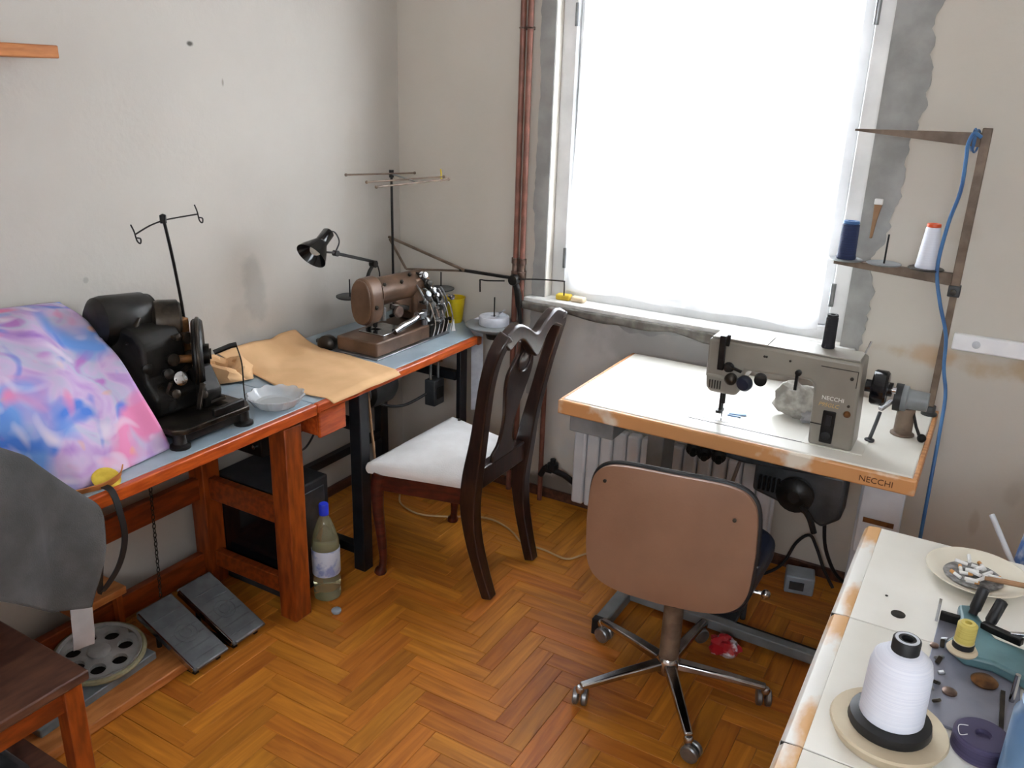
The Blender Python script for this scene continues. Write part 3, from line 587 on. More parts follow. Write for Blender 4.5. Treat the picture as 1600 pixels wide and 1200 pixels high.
# ------------------------------------------------------------------ printed cloth leaning over the near table end
def pc(a, b):
    # a: 0 far left -> 1 right edge ; b: 0 top (wall) -> 1 bottom (table)
    right = cat([(.05, -1.622, 1.085), (.19, -1.630, 1.055), (.30, -1.640, .985), (.40, -1.645, .885), (.462, -1.622, .7430)], 8)
    left = cat([(.04, -2.30, 1.12), (.20, -2.30, 1.11), (.36, -2.30, 1.02), (.44, -2.28, .90), (.46, -2.28, .7430)], 8)
    mid = cat([(.04, -1.92, 1.11), (.17, -1.92, 1.095), (.33, -1.92, 1.0), (.44, -1.91, .87), (.492, -1.90, .7430)], 8)
    k = b*(len(right)-1); i = min(int(k), len(right)-2); t = k-i
    A, B, C = (q[i].lerp(q[i+1], t) for q in (left, mid, right))
    p = A*((1-a)*(1-2*a))+B*(4*a*(1-a))+C*(a*(2*a-1)) if False else (A.lerp(B, a*2) if a < .5 else B.lerp(C, (a-.5)*2))
    fold = .018*noise.noise(Vector((a*5+b*2, b*3-a*2, 5)))+.012*math.sin(a*9+b*5+2.5*noise.noise(Vector((a*3, b*3, 8))))
    fade = min(1, (1-b)*5, b*6+.2)
    return p+Vector((.75, 0, .65))*fold*max(0, fade)
tag(MB().grid(pc, 60, 48).build('printed_fabric', 'print', solid=.003, smooth=180), 'lavender blue and pink printed fabric draped over the near table', 'fabric')
# fabric flap edge with rounded yellow patch hanging at the front
fl = MB().lathe([(0, 0), (.030, .0005), (.034, .002), (.030, .004), (0, .005)], (.505, -1.845, .752), (.55, -.1, .83), 24).build('yellow_tag', 'paleyellow'); tag(fl, 'round mustard yellow badge at the lower edge of the printed fabric', 'badge')
tag(MB().sweep(cat([(.47, -1.985, .7445), (.50, -1.93, .7455), (.525, -1.87, .748), (.535, -1.83, .762), (.52, -1.808, .775)]), (.02, .003), (.4, 0, .9)).build('orange_ribbon', 'pinewood'), 'curled orange ribbon at the lower corner of the printed fabric', 'ribbon')

# grey cloth draped over the left end of the near table
def gc(a, b):
    # a: 0 left -> 1 right edge ; b: 0 back/top -> 1 hanging bottom
    top = [(.47, -2.42, 1.05), (.47, -2.24, 1.03), (.50, -2.06, .90), (.52, -1.96, .765)]
    edge = [(.56, -2.42, 1.03), (.565, -2.20, 1.0), (.572, -2.05, .885), (.582, -1.925, .735)]
    bot = [(.62, -2.42, .66), (.62, -2.2, .645), (.612, -2.08, .54), (.60, -1.995, .505)]
    hip = [(.60, -2.42, .85), (.605, -2.2, .84), (.60, -2.07, .72), (.596, -1.935, .64)]
    k = a*3; i = min(int(k), 2); t = k-i; t = t*t*(3-2*t)*.5+t*.5
    R = [Vector(q[i]).lerp(Vector(q[i+1]), t) for q in (top, edge, hip, bot)]
    c = cat(R, 8); kk = b*(len(c)-1); ii = min(int(kk), len(c)-2); p = c[ii].lerp(c[ii+1], kk-ii)
    return p+Vector((1, .1, .2))*(.016*math.sin(a*13+b*2)*b+.012*noise.noise(Vector((a*4, b*3, 3))))*(min(1, b*3))
tag(MB().grid(gc, 44, 40).build('grey_cloth', 'greycloth', solid=.004, smooth=180), 'plain grey cloth hanging over the left end of the near table', 'cloth')

# dark stool at the lower left with a beige board standing on it
st = thing('wooden_stool', 'dark brown wooden stool at the lower left corner', 'stool', (.55, -2.25, 0))
MB().bx(.30, .70, -2.50, -2.075, .395, .42).build('seat', 'brownseat', st, bevel=.004)
for x in (.335, .665):
    for y in (-2.11, -2.465): MB().bx(x-.022, x+.022, y-.022, y+.022, 0, .395).build('leg', 'redwood', st, bevel=.003)
for y in (-2.11, -2.465): MB().bx(.357, .643, y-.01, y+.01, .33, .395).build('apron', 'redwoodh', st)
for x in (.335, .665): MB().bx(x-.01, x+.01, -2.443, -2.132, .33, .395).build('apron', 'redwoodh', st)
MB().bx(.357, .643, -2.445, -2.13, .14, .155).build('shelf', 'brownseat', st)
bb = MB().bx(.40, .60, -2.30, -2.262, .4205, .53).build('beige_board', 'beige', bevel=.003); tag(bb, 'small beige block standing on the dark stool', 'block')
sp = MB().bx(.50, .64, -2.40, -2.20, .1555, .22).build('cloth_bundle', 'darkgrey', bevel=.02, seg=3); tag(sp, 'dark grey bundle on the lower shelf of the stool', 'bundle')

# small orange shelf board high on the left wall
sh = thing('wall_shelf', 'narrow orange wooden shelf high on the left wall', 'shelf', (.08, -2.0, 1.725))
MB().bx(.0, .16, -2.45, -1.59, 1.727, 1.758).build('board', 'pinewood', sh, bevel=.003)
MB().bx(.0, .012, -2.4, -1.9, 1.715, 1.727).build('cleat', 'orange', sh)

# small black box hanging behind the near front leg, folded grey paper below the cloth
hb = thing('junction_box', 'small black junction box under the far end of the near table', 'box', (.25, -1.12, .49))
MB().bx(.19, .31, -1.165, -1.075, .50, .60).build('housing', 'castblk', hb, bevel=.005)
MB().bx(.215, .285, -1.14, -1.10, .60, .69).build('hanger', 'castblk', hb)
MB().lathe([(.008, 0), (.008, .008), (0, .01)], (.28, -1.165, .535), (0, -1, 0), 12).build('screw', 'chrome', hb)
tag(MB().sweep(cat([(.556, -1.985, .52), (.556, -1.99, .44), (.552, -1.99, .40), (.545, -1.99, .365)]), (.05, .002), (.25, 1, 0)).build('paper_strip', 'zip'), 'pale grey paper strip hanging below the grey cloth', 'paper')

# ------------------------------------------------------------------ old black overlock machine on the near table
K = thing('overlock_machine', 'old oily black sewing machine with motor beside the printed fabric', 'sewing machine', (.36, -1.5, .74))
MB().prism([(-.02, -.03), (.16, -.03), (.185, .0), (.185, .22), (.15, .245), (-.10, .245), (-.12, .05)], (.325, -1.60, .785), (1, 0, 0), (0, 1, 0), .016).build('bed_plate', 'oily', K, bevel=.003)
for x, y in ((.475, -1.60), (.485, -1.385), (.25, -1.39), (.26, -1.57)):
    MB().lathe([(.028, 0), (.028, .008), (.019, .014), (.017, .045)], (x, y, .74), n=14).build('foot', 'castblk', K)
MB().bx(.30, .49, -1.595, -1.40, .752, .785).build('oil_pan', 'castblk', K, bevel=.006)
MB().prism([(0, 0), (.20, 0), (.21, .06), (.17, .10), (.17, .20), (.14, .235), (.05, .25), (-.02, .22), (-.03, .1)], (.19, -1.60, .80), (1, 0, 0), (0, 0, 1), -.14).build('body', 'castblk', K, bevel=.012, seg=3)
MB().prism([(0, 0), (.10, 0), (.11, .05), (.07, .12), (.0, .10)], (.33, -1.47, .80), (1, 0, 0), (0, 0, 1), -.06).build('front_casting', 'castblk', K, bevel=.008)
MB().lathe([(.0, 0), (.05, .0), (.066, .012), (.070, .03), (.070, .145), (.064, .155), (.064, .165), (.04, .175), (0, .176)], (.205, -1.632, 1.055), (.10, 1, -.08), 28).build('motor', 'castblk', K)
MB().bx(.17, .24, -1.60, -1.50, .96, 1.0).build('motor_bracket', 'castblk', K, bevel=.006)
MB().lathe([(.0, 0), (.045, 0), (.058, .008), (.06, .02), (.06, .07), (.05, .078), (.0, .08)], (.255, -1.485, 1.035), (.5, .8, -.05), 24).build('gear_cover', 'oily', K)
MB().lathe([(.05, 0), (.052, .03), (.03, .036), (.0, .036)], (.26, -1.455, 1.03), (.2, .2, 1), 20).build('top_cap', 'castblk', K)
hn = Vector((.66, .75, .0)).normalized(); hc = Vector((.352, -1.412, .935))
MB().lathe([(.02, -.012), (.085, -.012), (.098, -.014), (.104, -.008), (.104, .010), (.098, .016), (.085, .012), (.03, .012), (.03, .03), (0, .03)], hc, hn, 36).build('handwheel', 'castblk', K)
MB().torus(hc+hn*.003, .104, .006, hn, 36).build('wheel_rim', 'oily', K)
MB().cyl(hc-hn*.09, hc+hn*.035, .016).build('axle', 'oily', K)
MB().bx(.27, .335, -1.46, -1.42, .9, 1.045).build('post_bracket', 'rust', K, bevel=.004)
MB().tube([(.33, -1.53, .935), (.37, -1.49, .945), (.385, -1.45, .94)], .012, 10).build('brass_lever', 'rust', K)
MB().lathe([(0, 0), (.02, 0), (.02, .012), (.01, .016), (0, .016)], (.395, -1.52, .90), (1, -.2, .3), 14).build('plate_knob', 'chrome', K)
rr = random.Random(3)
for i in range(16):
    x, y, z = .30+rr.random()*.12, -1.59+rr.random()*.14, .82+rr.random()*.2
    if x > .36 and z > .93: x -= .06
    d = Vector((.7+.3*rr.random(), -.4+.5*rr.random(), .5*(rr.random()-.4))).normalized(); p0 = Vector((x, y, z)); r_ = .005+.007*rr.random()
    MB().lathe([(r_, 0), (r_, .018), (r_*1.6, .019), (r_*1.6, .028), (r_*.6, .032), (0, .032)], p0, d, 10).build('screw_stud', 'oily' if i % 3 else 'castblk', K)
for i, (a, b) in enumerate((((.37, -1.57, .81), (.40, -1.55, .90)), ((.40, -1.54, .90), (.37, -1.46, .92)), ((.44, -1.50, .81), (.43, -1.47, .88)), ((.30, -1.60, 1.0), (.28, -1.54, 1.06)), ((.41, -1.46, .81), (.46, -1.42, .83)))):
    MB().bar(a, b, .014, .010).build('lever', 'oily', K, bevel=.002)
MB().prism([(0, 0), (.12, .0), (.13, .03), (.05, .035), (.02, .02)], (.36, -1.44, .803), (1, 0, 0), (0, .6, .2), .01).build('cloth_plate', 'oily', K, bevel=.002)
MB().bx(.49, .505, -1.50, -1.39, .80, .825).build('edge_guide', 'castblk', K, bevel=.004)
MB().tube([(.385, -1.385, .94), (.41, -1.345, .955), (.42, -1.33, .957)], .008, 8).build('lever_rod', 'castblk', K)
MB().tube(cat([(.42, -1.332, .957), (.43, -1.325, .90), (.43, -1.325, .82), (.43, -1.32, .742)]), .0022, 6).build('wire', 'screw', K)
ps = cat([(.295, -1.405, 1.035), (.295, -1.41, 1.10), (.297, -1.425, 1.22), (.30, -1.443, 1.325)], 6)
MB().tube(ps, .0045, 8).build('thread_post', 'castblk', K)
MB().lathe([(.009, 0), (.009, .022), (0, .026)], (.30, -1.444, 1.312), n=10).build('post_cap', 'castblk', K)
for sgn, y, dz in ((-1, -1.535, -.025), (1, -1.325, .006)):
    b = Vector((.30, y, 1.318+dz))
    MB().tube(cat([(.30, -1.443, 1.32), (.30, (-1.443+y)/2, 1.32+dz*.4), b]), .0022, 6).build('thread_arm', 'castblk', K)
    MB().tube(cat([b+V(.01, -.018, .028), b+V(.004, -.006, .008), b+V(-.002, .004, -.018), b+V(0, .012, -.026), b+V(0, .014, -.014), b+V(0, .003, -.010)], 5), .0022, 6).build('thread_hook', 'castblk', K)

# ------------------------------------------------------------------ bronze sewing machine on the far table
B = thing('chainstitch_machine', 'bronze brown sewing machine with chrome levers on the far table', 'sewing machine', (.32, -.5, .74))
MB().bx(.225, .415, -.685, -.33, .745, .80).build('base', 'brownmach', B, bevel=.006)
MB().bx(.215, .43, -.70, -.24, .74, .746).build('base_plate', 'steel', B, bevel=.002)
MB().bx(.25, .36, -.36, -.24, .746, .80).build('pillar_base', 'brownmach', B, bevel=.008)
def oval(a, b, n=28, p=2.4):
    return [(a*math.copysign(abs(math.cos(t))**(2/p), math.cos(t)), b*math.copysign(abs(math.sin(t))**(2/p), math.sin(t))) for t in [2*math.pi*i/n for i in range(n)]]
MB().prism(oval(.052, .090), (.29, -.615, .92), (1, 0, 0), (0, 0, 1), -.075).build('head', 'brownmach', B, bevel=.010, seg=3)
MB().prism(oval(.046, .084), (.29, -.622, .92), (1, 0, 0), (0, 0, 1), -.008).build('face_plate', 'brownmach', B, bevel=.003)
MB().cyl((.29, -.55, .945), (.29, -.25, .935), .055, .052, 28).build('arm', 'brownmach', B)
MB().prism([(-.045, 0), (.045, 0), (.05, .06), (.05, .17), (-.05, .17), (-.05, .06)], (.29, -.345, .80), (1, 0, 0), (0, 0, 1), -.10).build('pillar', 'brownmach', B, bevel=.012, seg=3)
MB().prism([(0, 0), (.0, -.075), (-.04, -.05), (-.10, -.01), (-.10, 0)], (.30, -.345, .90), (0, 1, 0), (0, 0, 1), .02).build('web', 'brownmach', B, bevel=.004)
MB().cyl((.30, -.55, .86), (.30, -.55, .815), .012, .009).cyl((.30, -.55, .815), (.30, -.55, .80), .003).bx(.285, .32, -.565, -.535, .80, .806).build('presser_bar', 'castblk', B)
MB().cyl((.325, -.53, .89), (.325, -.53, .84), .01).build('needle_bar', 'steel', B)
MB().bx(.26, .38, -.60, -.46, .80, .806).build('needle_plate', 'chrome', B, bevel=.002)
MB().tube(cat([(.395, -.555, .812), (.40, -.50, .826), (.40, -.44, .834), (.40, -.40, .846)]), .013, 10).build('cylinder_arm', 'chrome', B)
MB().bx(.385, .415, -.42, -.37, .83, .86).build('arm_bracket', 'chrome', B, bevel=.004)
for i in range(5):
    t = i/4; p = Vector((.335+.03*t, -.30+.085*t, .975-.135*t))
    MB().lathe([(.012, -.02), (.012, .0), (.016, .002), (.016, .010), (.009, .014), (.012, .02), (.012, .028), (0, .03)], p, (1, -.35, .25), 16).build('tension_knob', 'chrome' if i % 2 == 0 else 'screw', B)
MB().bar((.325, -.31, .985), (.36, -.205, .83), .035, .012).build('tension_plate', 'castblk', B, bevel=.003)
for i, (x, y) in enumerate(((.375, -.34), (.385, -.31), (.39, -.28), (.395, -.25), (.385, -.22))):
    MB().tube(cat([(x, y, .80), (x+.01, y+.01, .86), (x-.01, y-.005, .92), (x-.035, y+.0, .945-.02*i)]), .004, 6).build('thread_guide', 'steel', B)
for i, (x, y, z) in enumerate(((.40, -.37, .80), (.41, -.30, .80), (.405, -.26, .80), (.345, -.24, .80))):
    MB().lathe([(.012, 0), (.012, .02), (.006, .022), (.006, .05), (.011, .052), (.011, .06), (0, .062)], (x, y, z), n=12).build('looper_stud', 'steel', B)
MB().bx(.36, .42, -.36, -.235, .746, .80).build('side_cover', 'oily', B, bevel=.005)
MB().lathe([(.0, 0), (.05, 0), (.056, .006), (.056, .02), (.05, .026), (.0, .028)], (.28, -.238, .90), (0, 1, 0), 28).build('handwheel', 'brownmach', B)
for p in ((.33, -.53, .975), (.335, -.43, .97), (.32, -.36, .985), (.34, -.59, .90)):
    MB().lathe([(.007, 0), (.007, .01), (.004, .013), (0, .013)], p, (.6, -.3, .7), 10).build('oil_cap', 'screw', B)
MB().lathe([(.0, 0), (.03, 0), (.034, .01), (.034, .04), (.02, .05), (0, .05)], (.17, -.66, .755), (.3, -1, .1), 18).build('rear_bearing', 'oily', B)
MB().bar((.10, -.66, .752), (.22, -.60, .758), .02, .014).build('rear_lever', 'darkgrey', B, bevel=.003)
sc_ = MB().prism([(0, 0), (.012, .05), (.02, .0)], (.42, -.215, .80), (.5, .8, 0), (0, 0, 1), .004).build('needle_packet', 'butt'); tag(sc_, 'white paper needle packet beside the chrome levers', 'packet')
sc_.location.z = .741
rr = random.Random(11)
for i in range(14):
    x, y, z = .375+.045*rr.random(), -.38+.15*rr.random(), .80+.11*rr.random(); r_ = .004+.004*rr.random(); d = Vector((.8, -.5+rr.random()*.8, rr.random()-.3)).normalized()
    MB().lathe([(r_, 0), (r_, .016), (r_*1.7, .017), (r_*1.7, .024), (0, .027)], (x, y, z), d, 10).build('guide_stud', ('chrome', 'steel', 'screw')[i % 3], B)
for i in range(5):
    y = -.34+.03*i; MB().tube(cat([(.42, y, .748), (.425, y+.01, .80), (.41, y+.005, .86), (.40, y, .885-.01*i)]), .003, 6).build('thread_tube', 'chrome', B)
MB().lathe([(.0, 0), (.02, 0), (.022, .004), (.022, .012), (0, .014)], (.345, -.47, .865), (1, -.2, 0), 16).build('adjuster', 'brass', B)
MB().bar((.335, -.50, .89), (.345, -.40, .865), .012, .02).build('arm_lever', 'oily', B, bevel=.003)
# work lamp clamped behind the machine
la = thing('work_lamp', 'small black conical work lamp on a jointed arm over the far table', 'lamp', (.2, -.46, .74))
MB().lathe([(.03, 0), (.03, .008), (.012, .014), (.010, .24)], (.20, -.47, .74), n=14).build('base', 'castblk', la)
MB().tube(cat([(.20, -.47, .975), (.20, -.455, 1.0), (.20, -.425, 1.028)]), .007, 8).build('lower_arm', 'castblk', la)
MB().lathe([(.014, -.012), (.014, .012)], (.20, -.43, 1.025), (1, 0, 0), 14).build('joint', 'castblk', la)
MB().lathe([(.011, -.01), (.011, .01)], (.20, -.643, 1.098), (1, 0, 0), 14).build('joint', 'castblk', la)
MB().bar((.20, -.41, 1.028), (.20, -.643, 1.098), .008, .012).build('upper_arm', 'castblk', la, bevel=.002)
MB().tube(cat([(.20, -.643, 1.098), (.20, -.66, 1.103), (.20, -.705, 1.112)]), .004, 8).build('head_bracket', 'castblk', la)
MB().tube(cat([(.20, -.643, 1.105), (.205, -.628, 1.14), (.20, -.645, 1.175), (.20, -.68, 1.183)]), .0028, 6).build('cord', 'blackcable', la)
sd = Vector((0, -.80, -.60)).normalized(); sp0 = Vector((.20, -.672, 1.182))
MB().lathe([(.0, 0), (.016, .001), (.022, .008), (.023, .055), (.026, .062), (.05, .105), (.058, .125), (.0575, .125), (.048, .105), (.02, .065), (.0, .06)], sp0, sd, 28).build('shade', 'glassblk', la)
MB().sph(sp0+sd*.092, .022, 14).build('bulb', 'bulb', la)
MB().tube(cat([(.20, -.41, 1.025), (.205, -.40, .98), (.205, -.41, .93)]), .0028, 6).build('lower_cord', 'blackcable', la)

# thread tree in the corner: post, three long guide arms, cross foot with two spool discs
S = thing('thread_tree', 'tall thin thread stand with long guide arms in the room corner', 'thread stand', (.095, -.175, .74))
MB().cyl((.095, -.175, .74), (.095, -.175, 1.352), .0055, n=10).lathe([(.02, 0), (.02, .008), (.008, .012)], (.095, -.175, .74), n=14).build('post', 'castblk', S)
for a, b in (((.018, -.364, 1.345), (.166, -.113, 1.347)), ((.235, -.50, 1.345), (.327, -.135, 1.346)), ((.345, -.58, 1.343), (.395, -.20, 1.346))):
    a = Vector(a); b = Vector(b)
    MB().cyl(a, b, .0035, n=8).sph(a, .0065, 8).sph(b, .0065, 8).build('guide_arm', 'brownsteel', S)
MB().bar((.095, -.175, 1.343), (.37, -.36, 1.343), .012, .004).build('cross_bar', 'steel', S)
MB().lathe([(.010, 0), (.010, .03)], (.095, -.175, 1.328), n=12).build('collar', 'castblk', S)
MB().bar((.095, -.175, .878), (.10, -.46, .878), .010, .006).bar((.095, -.175, .878), (.33, -.165, .888), .010, .006).build('spool_arm', 'brownsteel', S)
for c in ((.105, -.465, .882), (.335, -.165, .892)):
    MB().lathe([(0, 0), (.05, 0), (.055, .004), (.055, .008), (.03, .005), (0, .005)], c, n=26).build('spool_disc', 'darkgrey', S)
    MB().cyl(c, Vector(c)+V(0, 0, .075), .0028, n=8).build('spool_pin', 'castblk', S)
yt = MB().tube(cat([(.325, -.15, 1.349), (.318, -.145, 1.375), (.322, -.147, 1.36), (.326, -.15, 1.33), (.322, -.15, 1.352)]), .0025, 6).build('yellow_thread_scrap', 'yellow'); tag(yt, 'scrap of yellow thread tied on the thread stand arm', 'thread')
# folding bracket with disc for tape roll
Rk = thing('tape_bracket', 'brown folding bracket arm reaching from the post to the tape disc', 'bracket', (.4, -.13, .77))
MB().bar((.055, -.15, 1.078), (.435, -.14, .982), .012, .010).build('diagonal_bar', 'brownsteel', Rk, bevel=.002)
MB().bar((.06, -.15, 1.07), (.145, -.15, .952), .010, .008).bar((.145, -.15, .952), (.435, -.14, .980), .010, .008).build('lower_bar', 'brownsteel', Rk, bevel=.002)
MB().bar((.41, -.14, .982), (.645, -.10, .972), .016, .012).build('long_arm', 'castblk', Rk, bevel=.003)
MB().lathe([(.02, -.016), (.024, 0), (.02, .016)], (.645, -.10, .965), (0, 1, 0), 16).build('elbow', 'castblk', Rk)
MB().sweep(cat([(.645, -.10, .965), (.662, -.10, .92), (.672, -.10, .85), (.682, -.10, .79)]), [(.020, .022)]*12+[(.014, .014)]*7, (0, 1, 0)).build('down_arm', 'castblk', Rk, bevel=.003)
MB().tube(cat([(.60, -.10, .955), (.52, -.10, .945), (.486, -.10, .944), (.484, -.10, .935), (.485, -.10, .893)]), .003, 6).build('guide_wire', 'castblk', Rk)
MB().tube(cat([(.65, -.10, .968), (.75, -.10, .982), (.86, -.10, .990), (.869, -.10, .985), (.870, -.10, .935)]), .0028, 6).build('guide_wire', 'castblk', Rk)
MB().lathe([(0, -.012), (.105, -.012), (.115, -.006), (.118, .002), (.112, .004), (.0, .0)], (.565, -.115, .770), n=40).build('tape_disc', 'greymetal', Rk)
MB().lathe([(.03, 0), (.035, .02), (.05, .03), (.05, .045)], (.565, -.115, .712), n=16).bar((.555, -.14, .725), (.682, -.10, .79), .012, .012).build('disc_mount', 'oily', Rk)
MB().cyl((.565, -.115, .77), (.565, -.115, .885), .0028, n=8).build('disc_pin', 'castblk', Rk)
tr_ = thing('tape_roll', 'flat roll of white tape on the bracket disc', 'tape roll', (.55, -.115, .77))
MB().lathe([(.014, 0), (.060, 0), (.062, .003), (.062, .034), (.060, .037), (.014, .037), (.014, 0)], (.565, -.115, .7705), n=36).build('coil', 'tape', tr_)
MB().sweep(cat([(.58, -.13, .8085), (.60, -.11, .828), (.59, -.105, .822), (.61, -.12, .812)]), (.03, .001), (0, 1, .3)).build('loose_end', 'tape', tr_)
tag(MB().sweep(cat([(.462, -.10, .776), (.470, -.10, .758), (.475, -.10, .70), (.477, -.10, .55), (.479, -.10, .372)]), (.05, .002), (.84, .54, 0)).build('hanging_tape', 'tape'), 'white tape hanging down past the end of the far table', 'tape')
cp = thing('yellow_cup', 'yellow plastic cup at the back corner of the far table', 'cup', (.348, -.085, .74))
MB().lathe([(0, .0), (.030, .0), (.034, .004), (.046, .105), (.048, .108), (.045, .108), (.033, .008), (0, .006)], (.348, -.085, .7402), n=28).build('body', 'yellow', cp)

# ------------------------------------------------------------------ dark dining chair with off-white seat, facing the left wall
H = thing('dining_chair', 'dark varnished dining chair with carved splat and off white seat', 'chair', (.77, -.645, 0))
CY = -.645
prof = [(0, .985, .152), (.10, .955, .158), (.22, .926, .165), (.34, .914, .172), (.46, .925, .178), (.58, .945, .180), (.70, .968, .192), (.80, .988, .203), (.88, 1.008, .206), (.935, 1.026, .198), (.972, 1.040, .176)]
for sg in (-1, 1):
    pts = cat([(x, CY+sg*dy, z) for z, x, dy in prof], 5); n = len(pts)
    secs = [(.040+.008*math.sin(min(1, i/n*2.2)*3.14), .040+.022*math.exp(-((i/n-.36)/.15)**2)+.004*(i/n)) for i in range(n)]
    MB().sweep(pts, secs, (0, 1, 0)).build('rear_leg', 'darkwood', H, bevel=.006, seg=3)
# serpentine crest rail
cr_ = []
for i in range(33):
    t = -1+2*i/32; a = abs(t); z = .972+.026*math.exp(-((a-.62)/.27)**2)-.028*math.exp(-(a/.2)**2)+.0*t; cr_.append((t, z))
top = [(CY+.205*t*(1 if abs(t) < .9 else 1), z-(.03 if abs(t) > .97 else 0)) for t, z in cr_]
botm = [(CY+.178*t, z-.052-.03*math.exp(-(t/.32)**2)) for t, z in cr_]
poly = top+botm[::-1]
MB().prism([(y, z) for y, z in poly], (1.056, 0, 0), (0, 1, 0), (0, 0, 1), -.036).build('crest_rail', 'darkwood', H, bevel=.007, seg=3)
# vase splat leaning with the back
sp_prof = [(.47, .070), (.50, .072), (.53, .045), (.58, .036), (.64, .042), (.70, .060), (.76, .078), (.81, .080), (.85, .060), (.875, .045), (.905, .055), (.94, .075)]
lf = cat([(w_, z, 0) for z, w_ in sp_prof], 4)
poly = [(p.x, p.y) for p in lf]+[(-p.x, p.y) for p in lf[::-1]]
m = MB()
def backx(z):
    for (z0, x0, _), (z1, x1, _) in zip(prof, prof[1:]):
        if z0 <= z <= z1: return x0+(x1-x0)*(z-z0)/(z1-z0)
    return prof[-1][1]
k = len(poly); vs = [Vector((backx(z)-.006, CY+y, z)) for y, z in poly]+[Vector((backx(z)+.008, CY+y, z)) for y, z in poly]
nl = len(lf)
fs = [(i, (i+1), k-2-i, k-1-i) for i in range(nl-1)]+[(k+i, k+k-1-i, k+k-2-i, k+i+1) for i in range(nl-1)]+[(i, k+i, k+(i+1) % k, (i+1) % k) for i in range(k)]
m.add(vs, fs).build('splat', 'darkwood', H, bevel=.003)
MB().lathe([(.03, 0), (.03, .004), (.02, .008), (.008, .010), (0, .010)], (backx(.84)+.007, CY, .84), (1, 0, -.15), 20).torus((backx(.84)+.012, CY, .84), .04, .004, (1, 0, -.15), 24, 6).build('carved_rosette', 'darkwood', H)
MB().bx(.895, .937, CY-.155, CY+.155, .40, .475).build('rear_rail', 'darkwood', H, bevel=.006)
fz = [(.555, CY-.245), (.555, CY+.245)]
for a, b, nm in (((.575, CY-.235), (.905, CY-.16), 'apron'), ((.575, CY+.235), (.905, CY+.16), 'apron'), ((.575, CY-.235), (.575, CY+.235), 'apron')):
    MB().bar((a[0], a[1], .375), (b[0], b[1], .375), .022, .065).build(nm, 'cherry', H, bevel=.003)
for sg in (-1, 1):
    pts = cat([(.578, CY+sg*.232, .41), (.568, CY+sg*.238, .36), (.565, CY+sg*.238, .28), (.575, CY+sg*.232, .14), (.578, CY+sg*.23, .05), (.566, CY+sg*.236, .0)], 5)
    n = len(pts); MB().tube(pts, [.030-.016*min(1, i/(n*.75))+(.008 if i > n-4 else 0) for i in range(n)], 12).build('front_leg', 'cherry', H)
def cush(a, b):
    u = a*2-1; v = b*2-1
    # superellipse-ish mapping of a square to a trapezoid with a crown
    x = .545+(1-b)*0+b*.375; hw = .262-.092*b; y = CY+u*hw
    e = max(abs(u), abs(v)); z = .447+.040*(1-abs(u)**3.2)*(1-abs(v)**3.2)
    return Vector((x, y, z))
m = MB(); N_ = 18; m.grid(cush, N_, N_)
def side(a, b):
    per = [(i/N_, 0) for i in range(N_)]+[(1, i/N_) for i in range(N_)]+[(1-i/N_, 1) for i in range(N_)]+[(0, 1-i/N_) for i in range(N_)]
    q = per[int(round(a*len(per))) % len(per)]; p = cush(*q); p.z = .447-.040*b; c = Vector((.735, CY, p.z)); bulge = .008*math.sin(b*3.14); return p+(p-c).normalized()*bulge
m.grid(side, 4*N_, 4); m.build('seat_cushion', 'uphol', H, smooth=70)
tag(MB().lathe([(0, 0), (.007, 0), (.004, .006), (0, .007)], (.618, CY+.20, .469), n=10).build('button', 'screw'), 'tiny dark button lying on the off white chair seat', 'button')

# ------------------------------------------------------------------ swivel chair
W = thing('swivel_chair', 'tan backed swivel office chair with chrome five star base', 'chair', (1.665, -.90, 0))
HC = Vector((1.680, -.905, 0))
MB().lathe([(.020, .055), (.034, .06), (.036, .10), (.028, .115), (.022, .12)], HC, n=20).build('hub', 'chrome', W)
MB().cyl(HC+V(0, 0, .10), HC+V(0, 0, .40), .029, n=20).build('column', 'brownsteel', W)
MB().cyl(HC+V(0, 0, .30), HC+V(0, 0, .40), .034, n=20).build('column_sleeve', 'rubber', W)
for k in range(5):
    a = math.radians(-58+72*k); d = Vector((math.cos(a), math.sin(a), 0)); e = HC+d*.285
    MB().sweep([HC+d*.025+V(0, 0, .088), HC+d*.15+V(0, 0, .082), e+V(0, 0, .070)], [(.036, .026), (.030, .022), (.024, .018)], (-d.y, d.x, 0)).build('base_arm', 'chrome', W, bevel=.006, seg=3)
    cs = MB(); fa = a+.9+k*.8; fd = Vector((math.cos(fa), math.sin(fa), 0)); wc_ = e+fd*.012
    cs_ = thing if False else None
    c0 = MB().lathe([(.012, .05), (.014, .062), (.010, .07)], e, n=12).bar(e+V(0, 0, .052), wc_+V(0, 0, .028), .020, .014).build('caster', 'chrome', W, bevel=.002)
    s_ = Vector((-fd.y, fd.x, 0))
    for q in (-1, 1): MB().lathe([(.010, 0), (.022, .0), (.0255, .003), (.0255, .013), (.022, .016), (.008, .016)], wc_+s_*(q*.013)-s_*.008+V(0, 0, .0258), s_, 18).build('wheel', 'steel', c0)
MB().bx(HC.x-.09, HC.x+.09, HC.y-.12, HC.y+.10, .395, .42).build('seat_plate', 'rubber', W, bevel=.004)
def rr_poly(w_, h_, r_, n=7, taper=0):
    out = []
    for cx, cy, a0 in ((w_/2-r_, h_/2-r_, 0), (-w_/2+r_, h_/2-r_, 90), (-w_/2+r_, -h_/2+r_, 180), (w_/2-r_, -h_/2+r_, 270)):
        for i in range(n+1):
            a = math.radians(a0+90*i/n); out.append((cx+r_*math.cos(a), cy+r_*math.sin(a)))
    return out
MB().prism(rr_poly(.45, .44, .09), (HC.x, HC.y+.03, .42), (1, 0, 0), (0, 1, 0), .065).build('seat', 'navy', W, bevel=.018, seg=4)
